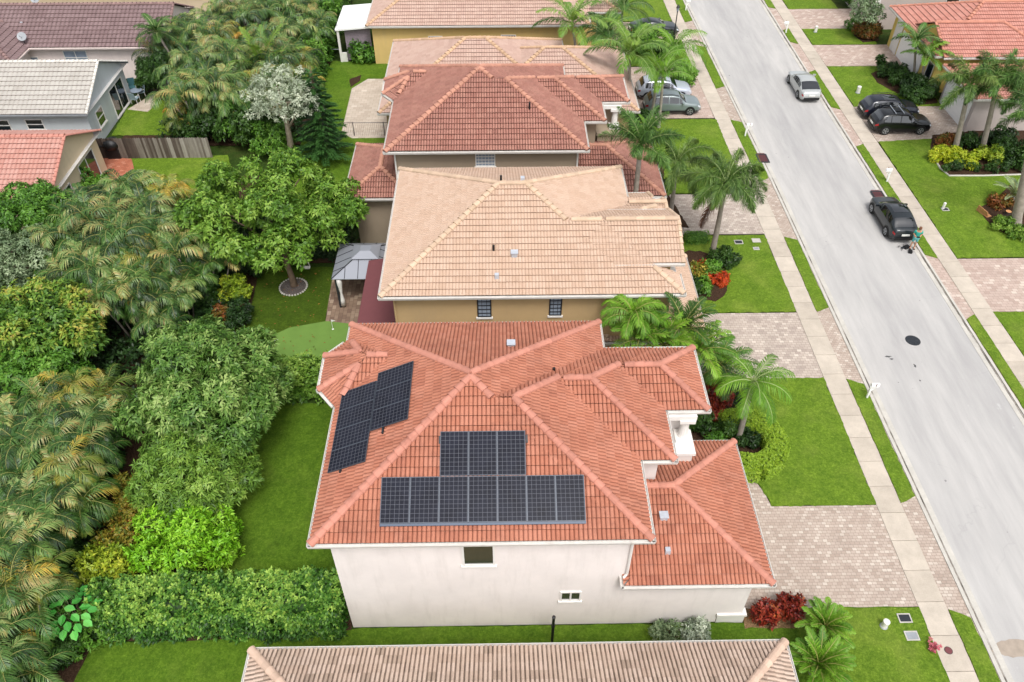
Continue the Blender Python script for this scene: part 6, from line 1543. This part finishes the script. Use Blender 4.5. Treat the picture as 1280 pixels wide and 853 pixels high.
# upright columnar plant by the grey house
x, y, _ = at(125, 168); t = thing('dracaena', 'upright spiky dark plant against the grey house gable', 'plant', (x, y+.3, .05)); r = np.random.default_rng(3); lb = LB(); b = MB()
for k in range(9):
    a = k*2.4; hx, hy, hz = .5*math.cos(a)*r.uniform(.3, 1.2), .5*math.sin(a)*r.uniform(.3, 1), r.uniform(1.6, 3.6); b.tube([(0,0,0),(hx*.5,hy*.5,hz*.5),(hx,hy,hz)], [.06,.05,.04], 5)
    P = np.stack([np.linspace(hx*.4, hx, 14), np.linspace(hy*.4, hy, 14), np.linspace(hz*.35, hz, 14)], 1); rosettes(lb, P, np.tile(np.array((0,0,1.0)), (14,1)), 7, .38, .07, r, None, (35, 85))
obj('foliage', lb.mesh('foliage'), LM['dark'], t); b.build('stem', M['bark'], t)
# big-leaved plant
x, y, _ = at(86, 768, 2.1); t = thing('elephant_ear_plant', 'plant with large pale oval leaves beside the thick hedge', 'plant', (x, y, .05)); r = np.random.default_rng(8); lb = LB(); b = MB()
for k in range(34):
    a = k*2.4; rr = .95*math.sqrt(k/34); p = np.array([[rr*math.cos(a), rr*math.sin(a), 2.6-.5*rr+r.uniform(-.1,.1)]]); D = unit(np.array([[math.cos(a), math.sin(a), -.15]])); 
    S = np.cross(D, np.array([[0,0,1.0]])); q0 = p[0]; L_ = .42; w_ = .15
    lb.quads(np.array([[q0, q0+D[0]*L_*.3+S[0]*w_, q0+D[0]*L_*.7+S[0]*w_*.9, q0+D[0]*L_-np.array((0,0,.08))]]), np.array([r.uniform(.2,.9)])); lb.quads(np.array([[q0, q0+D[0]*L_-np.array((0,0,.08)), q0+D[0]*L_*.7-S[0]*w_*.9, q0+D[0]*L_*.3-S[0]*w_]]), np.array([r.uniform(.2,.9)]))
    b.tube([(0,0,0), tuple(q0*.6), tuple(q0)], [.02,.015,.01], 4)
obj('foliage', lb.mesh('foliage'), LM['bigleaf'], t); b.build('stem', M['bark'], t)
# pink flowers at the sidewalk
r = np.random.default_rng(9); lb = LB(); P = r.normal(0, .13, (26, 3)); P[:, 2] = np.abs(P[:, 2])+.05; rosettes(lb, P, np.tile(np.array((0,0,1.0)), (26,1)), 6, .1, .07, r, None); obj('petals', lb.mesh('petals'), LM['pink'], FLOW)

# ---- palms on the street side
GF = 'palms planted along the street'
def bp(name, label, b, top_px, zt=None, **k):
    X, Y, _ = at(*b); tx, tz = onY(*top_px, Y); tz = zt or tz; shaft = k.get('shaft', .9); return big_palm(name, label, (X, Y, .05), (tx, Y, tz-shaft*.8), group=GF, **k)
bp('foxtail_palm', 'large foxtail palm with plume fronds and a hanging dead leaf in the round flower bed', (889, 322), (907, 232), nf=14, L=3.2, ll=.8, lw=.055, leaf='fox', seed=51, r0=.2, r1=.13, plume=True, el=((68, -55), (15, -88)), nl=56, droop=.4, dead=1)
X, _z = onY(797, 215, 41.2); _x, zt_ = onY(797, 186, 41.2)
big_palm('foxtail_palm', 'dark foxtail palm rising between the cream roof and the rose house garage', (X, 41.2, .05), (X, 41.2, zt_-.6), group=GF, nf=12, L=2.9, ll=.75, lw=.055, leaf='palm', seed=52, r0=.2, r1=.14, plume=True, el=((78, 20), (8, -60)), nl=40, droop=.25)
bp('foxtail_palm', 'foxtail palm half hidden behind the large one, one yellowing hanging plume', (838, 268), (846, 208), nf=12, L=3.1, ll=.7, lw=.055, leaf='fox', seed=53, r0=.17, r1=.12, plume=True, el=((72, -50), (10, -88)), nl=48, droop=.4)
bp('queen_palm', 'queen palm with feathery drooping fronds and ringed grey trunk by the horseshoe hedge', (922, 552), (941, 478), nf=11, L=2.3, ll=.62, lw=.036, leaf='palm_b', seed=54, r0=.15, r1=.13, shaft=.35, el=((62, -45), (0, -80)), nl=46, droop=.6, vee=10)
bp('coconut_palm', 'slim palm with arching fronds rising over the peach roof', (724, 100), (717, 32), nf=11, L=3.7, ll=.8, lw=.08, leaf='coco', seed=55, r0=.13, r1=.1, shaft=.6, el=((75, -25), (15, -65)), nl=40, droop=.5)
bp('bushy_palm', 'bushy dark palm between the slim palm and the twin trunks', (752, 100), (757, 48), nf=18, L=3.1, ll=.85, lw=.065, leaf='palm', seed=56, r0=.12, r1=.1, shaft=.3, el=((75, -30), (5, -80)), nl=36, droop=.5)
bp('coconut_palm', 'slim palm with tall trunk in front of the tan driveway wall', (786, 152), (788, 70), nf=11, L=3.9, ll=.95, lw=.08, leaf='coco', seed=57, r0=.14, r1=.1, shaft=.7, el=((78, -20), (15, -65)), nl=40, droop=.5)
bp('queen_palm', 'one of twin slim palms in front of the pale SUV, taller trunk', (814, 150), (822, 88), nf=10, L=3.0, ll=.75, lw=.045, leaf='palm_b', seed=58, r0=.14, r1=.11, shaft=.5, el=((72, -10), (25, -70)), nl=40, droop=.6)
bp('queen_palm', 'shorter of twin slim palms in front of the grey-green SUV', (823, 160), (829, 98), nf=9, L=2.6, ll=.65, lw=.045, leaf='palm_b', seed=59, r0=.13, r1=.1, shaft=.5, el=((72, -10), (25, -70)), nl=40, droop=.6)
bp('queen_palm', 'feathery palm at the top beside the far driveway', (775, 60), (778, 12), nf=14, L=3.4, ll=.85, lw=.055, leaf='palm', seed=60, r0=.15, r1=.11, shaft=.5, el=((70, -35), (5, -80)), nl=36, droop=.6)
bp('queen_palm', 'feathery palm hiding the dark car near the lamp post', (838, 92), (842, 62), nf=14, L=3.4, ll=.9, lw=.055, leaf='palm_b', seed=61, r0=.13, r1=.1, shaft=.4, el=((65, -40), (0, -80)), nl=36, droop=.6)
bp('christmas_palm', 'one of two slender palms at the lemon wall, left trunk', (1141, 107), (1147, 52), nf=12, L=2.3, ll=.6, lw=.07, leaf='palm', seed=62, r0=.12, r1=.09, shaft=.6, el=((70, -20), (10, -60)), nl=30, droop=.4)
bp('christmas_palm', 'shorter of two slender palms at the lemon wall, right trunk', (1149, 114), (1158, 72), nf=12, L=2.3, ll=.6, lw=.07, leaf='palm_b', seed=63, r0=.12, r1=.09, shaft=.6, el=((70, -20), (10, -60)), nl=30, droop=.4)
bp('foxtail_palm', 'leaning foxtail palm rising from the chartreuse bed, nearer the driveway', (1192, 193), (1214, 108), nf=13, L=3.1, ll=.72, lw=.06, leaf='fox', seed=64, r0=.22, r1=.15, plume=True, el=((72, -15), (0, -80)), nl=42, droop=.25)
bp('foxtail_palm', 'second leaning foxtail palm in the chartreuse bed, beside the greige garage', (1226, 193), (1250, 102), nf=13, L=3.1, ll=.72, lw=.06, leaf='palm', seed=65, r0=.22, r1=.15, plume=True, el=((72, -15), (0, -80)), nl=42, droop=.25)
bp('foxtail_palm', 'foxtail palm cut by the right edge with fronds hanging over the garage', (1290, 200), (1288, 112), nf=13, L=3.2, ll=.72, lw=.06, leaf='palm', seed=66, r0=.2, r1=.15, plume=True, el=((72, -15), (0, -80)), nl=42, droop=.25)
bp('royal_palm', 'thick smooth grey palm trunk leaning out of the right edge', (1268, 284), (1300, 150), nf=10, L=2.6, ll=.5, lw=.055, leaf='palm', seed=67, r0=.34, r1=.24, plume=True, el=((72, -15), (0, -80)), nl=42, droop=.25)
def low_palm(name, label, px, py, nf, L, ll, leaf, seed, z=.35, el=((78, 10), (25, -35)), lw=.05, nl=34, vee=25, base=None, zt=None, droop=.25):
    if base: y = base; x, zt = onY(px, py, y)
    else: x, y, _ = at(px, py, zt or z)
    big_palm(name, label, (x, y, .05), (x, y, zt or z), nf, L, ll, lw, leaf, seed, .14, .1, .0, el=el, nl=nl, vee=vee, group='low palms and cycads in the yards', spear=False, rach='rachis', droop=droop)
low_palm('cycad', 'bright feathery low palm at the garage-side lawn, upper of two', 1030, 785, 22, 1.35, .35, 'palm_b', 70, .8, nl=30)
low_palm('cycad', 'feathery low palm at the bottom edge, lower of two', 1022, 832, 24, 1.5, .38, 'palm_b', 71, .8, nl=30)
low_palm('cycad', 'grey-green cycad leaning over the corner bed at the right edge', 1268, 245, 16, 1.8, .3, 'sage', 72, .7)
low_palm('areca_palm', 'bright drooping palm clump against the tan side wall', 790, 398, 14, 2.0, .6, 'palm_b', 73, base=28.3, el=((80, -55), (45, -80)), droop=.6)
low_palm('areca_palm', 'low bright palm in the side passage beside the terracotta eave', 800, 425, 15, 2.0, .55, 'palm_b', 74, base=27.6, el=((75, 0), (20, -50)))
low_palm('areca_palm', 'upright feathery palm below the wall lantern', 852, 412, 14, 2.2, .6, 'palm', 75, base=28.2, el=((80, 10), (30, -40)))
low_palm('areca_palm', 'low palm between the tan garage and the terracotta eave', 828, 432, 14, 2.0, .55, 'palm_b', 76, base=27.4, el=((75, 0), (20, -50)))
low_palm('areca_palm', 'dark feathery palm behind the queen palm', 896, 462, 22, 2.5, .7, 'palm', 77, zt=1.9, el=((75, -20), (10, -70)), droop=.5)
low_palm('areca_palm', 'feathery green palm beside the terracotta roof corner', 872, 440, 15, 2.0, .6, 'palm_b', 78, base=27.2, el=((75, -10), (15, -60)), droop=.4)
low_palm('cycad', 'small green cycad in front of the rose house bed', 806, 160, 12, 1.2, .3, 'palm_b', 79, zt=.9)

# leafy undergrowth that nobody could count
def undergrowth(name, label, polys, n, leaf, L, hmax, seed):
    r = np.random.default_rng(seed); lb = LB(); P = []
    for poly in polys:
        q = ccw(poly); xs = [p[0] for p in q]; ys = [p[1] for p in q]; ed = Piece(q, 0).ed; k = 0
        while k < n//len(polys):
            x, y = r.uniform(min(xs), max(xs)), r.uniform(min(ys), max(ys))
            if all(E['n'][0]*x+E['n'][1]*y+E['c'] > .1 for E in ed): P.append((x, y, hmax*(.15+.85*r.uniform()**1.5)*(.6+.4*math.sin(x*1.3)*math.cos(y*1.1)))); k += 1
    P = np.array(P); rosettes(lb, P, np.tile(np.array((0,0,1.0)), (len(P), 1)), 7, L, L*.42, r, np.clip(r.normal(.4, .2, len(P)), 0, 1), (30, 95))
    tag(obj(name, lb.mesh(name), LM[leaf]), label, kind='stuff')
undergrowth('undergrowth', 'dark leafy undergrowth beneath the palm belts', [[(-30,30),(-15.5,30),(-16.5,44),(-30,44)], [(-32,12),(-17.6,12),(-19.5,30),(-32,30)], [(-27,56),(-15.8,56),(-15.8,92),(-27,92)]], 10500, 'deep', .3, 1.7, 90)
r = np.random.default_rng(33); lb = LB(); n = 170; P = np.stack([r.uniform(-15, -7.6, n), r.uniform(31, 40.3, n), np.full(n, .1)], 1); P = P[~((P[:, 0] > -10.9) & (P[:, 1] > 34))]; n = len(P); a = r.uniform(0, 6.28, n)
lb.quads(leaf_quads(P, np.stack([np.cos(a), np.sin(a), np.full(n, .06)], 1), np.tile(np.array((0,0,1.0)), (n, 1)), r.uniform(.08, .2, n), r.uniform(.05, .1, n), droop=0), r.uniform(0, 1, n)); tag(obj('fallen_leaves', lb.mesh('fallen_leaves'), LM['rust']), 'brown leaves fallen on the dark lawn under the yard tree', kind='stuff')
# ------------------------------------------------------------------ light
w = bpy.data.worlds.new('World'); SC.world = w; w.use_nodes = True; nt = w.node_tree; bg = nt.nodes['Background']
sky = nt.nodes.new('ShaderNodeTexSky'); sky.sky_type = 'NISHITA'; sky.sun_disc = False
SUN_EL, SUN_AZ = R(60), R(165)            # azimuth from +Y towards +X
sky.sun_elevation = SUN_EL; sky.sun_rotation = SUN_AZ; sky.air_density = 1.0; sky.dust_density = 4.0; sky.ozone_density = 1.0
hs = nt.nodes.new('ShaderNodeHueSaturation'); hs.inputs['Saturation'].default_value = .28; nt.links.new(sky.outputs[0], hs.inputs['Color']); nt.links.new(hs.outputs[0], bg.inputs[0]); bg.inputs[1].default_value = .15
sl = bpy.data.lights.new('sun', 'SUN'); so = bpy.data.objects.new('sun', sl); COL.objects.link(so); sl.energy = 1.3; sl.angle = R(18); sl.color = (1, .97, .93)
d = Vector((math.sin(SUN_AZ)*math.cos(SUN_EL), math.cos(SUN_AZ)*math.cos(SUN_EL), math.sin(SUN_EL))); so.rotation_euler = d.to_track_quat('Z', 'Y').to_euler()
vs = SC.view_settings; vs.view_transform = 'Standard'; vs.look = 'None'; vs.exposure = EXPO; vs.gamma = 1; vs.use_curve_mapping = False
SC.display_settings.display_device = 'sRGB'
SC.cycles.max_bounces = 6; SC.cycles.diffuse_bounces = 4; SC.cycles.glossy_bounces = 3; SC.cycles.transmission_bounces = 4; SC.cycles.use_denoising = True
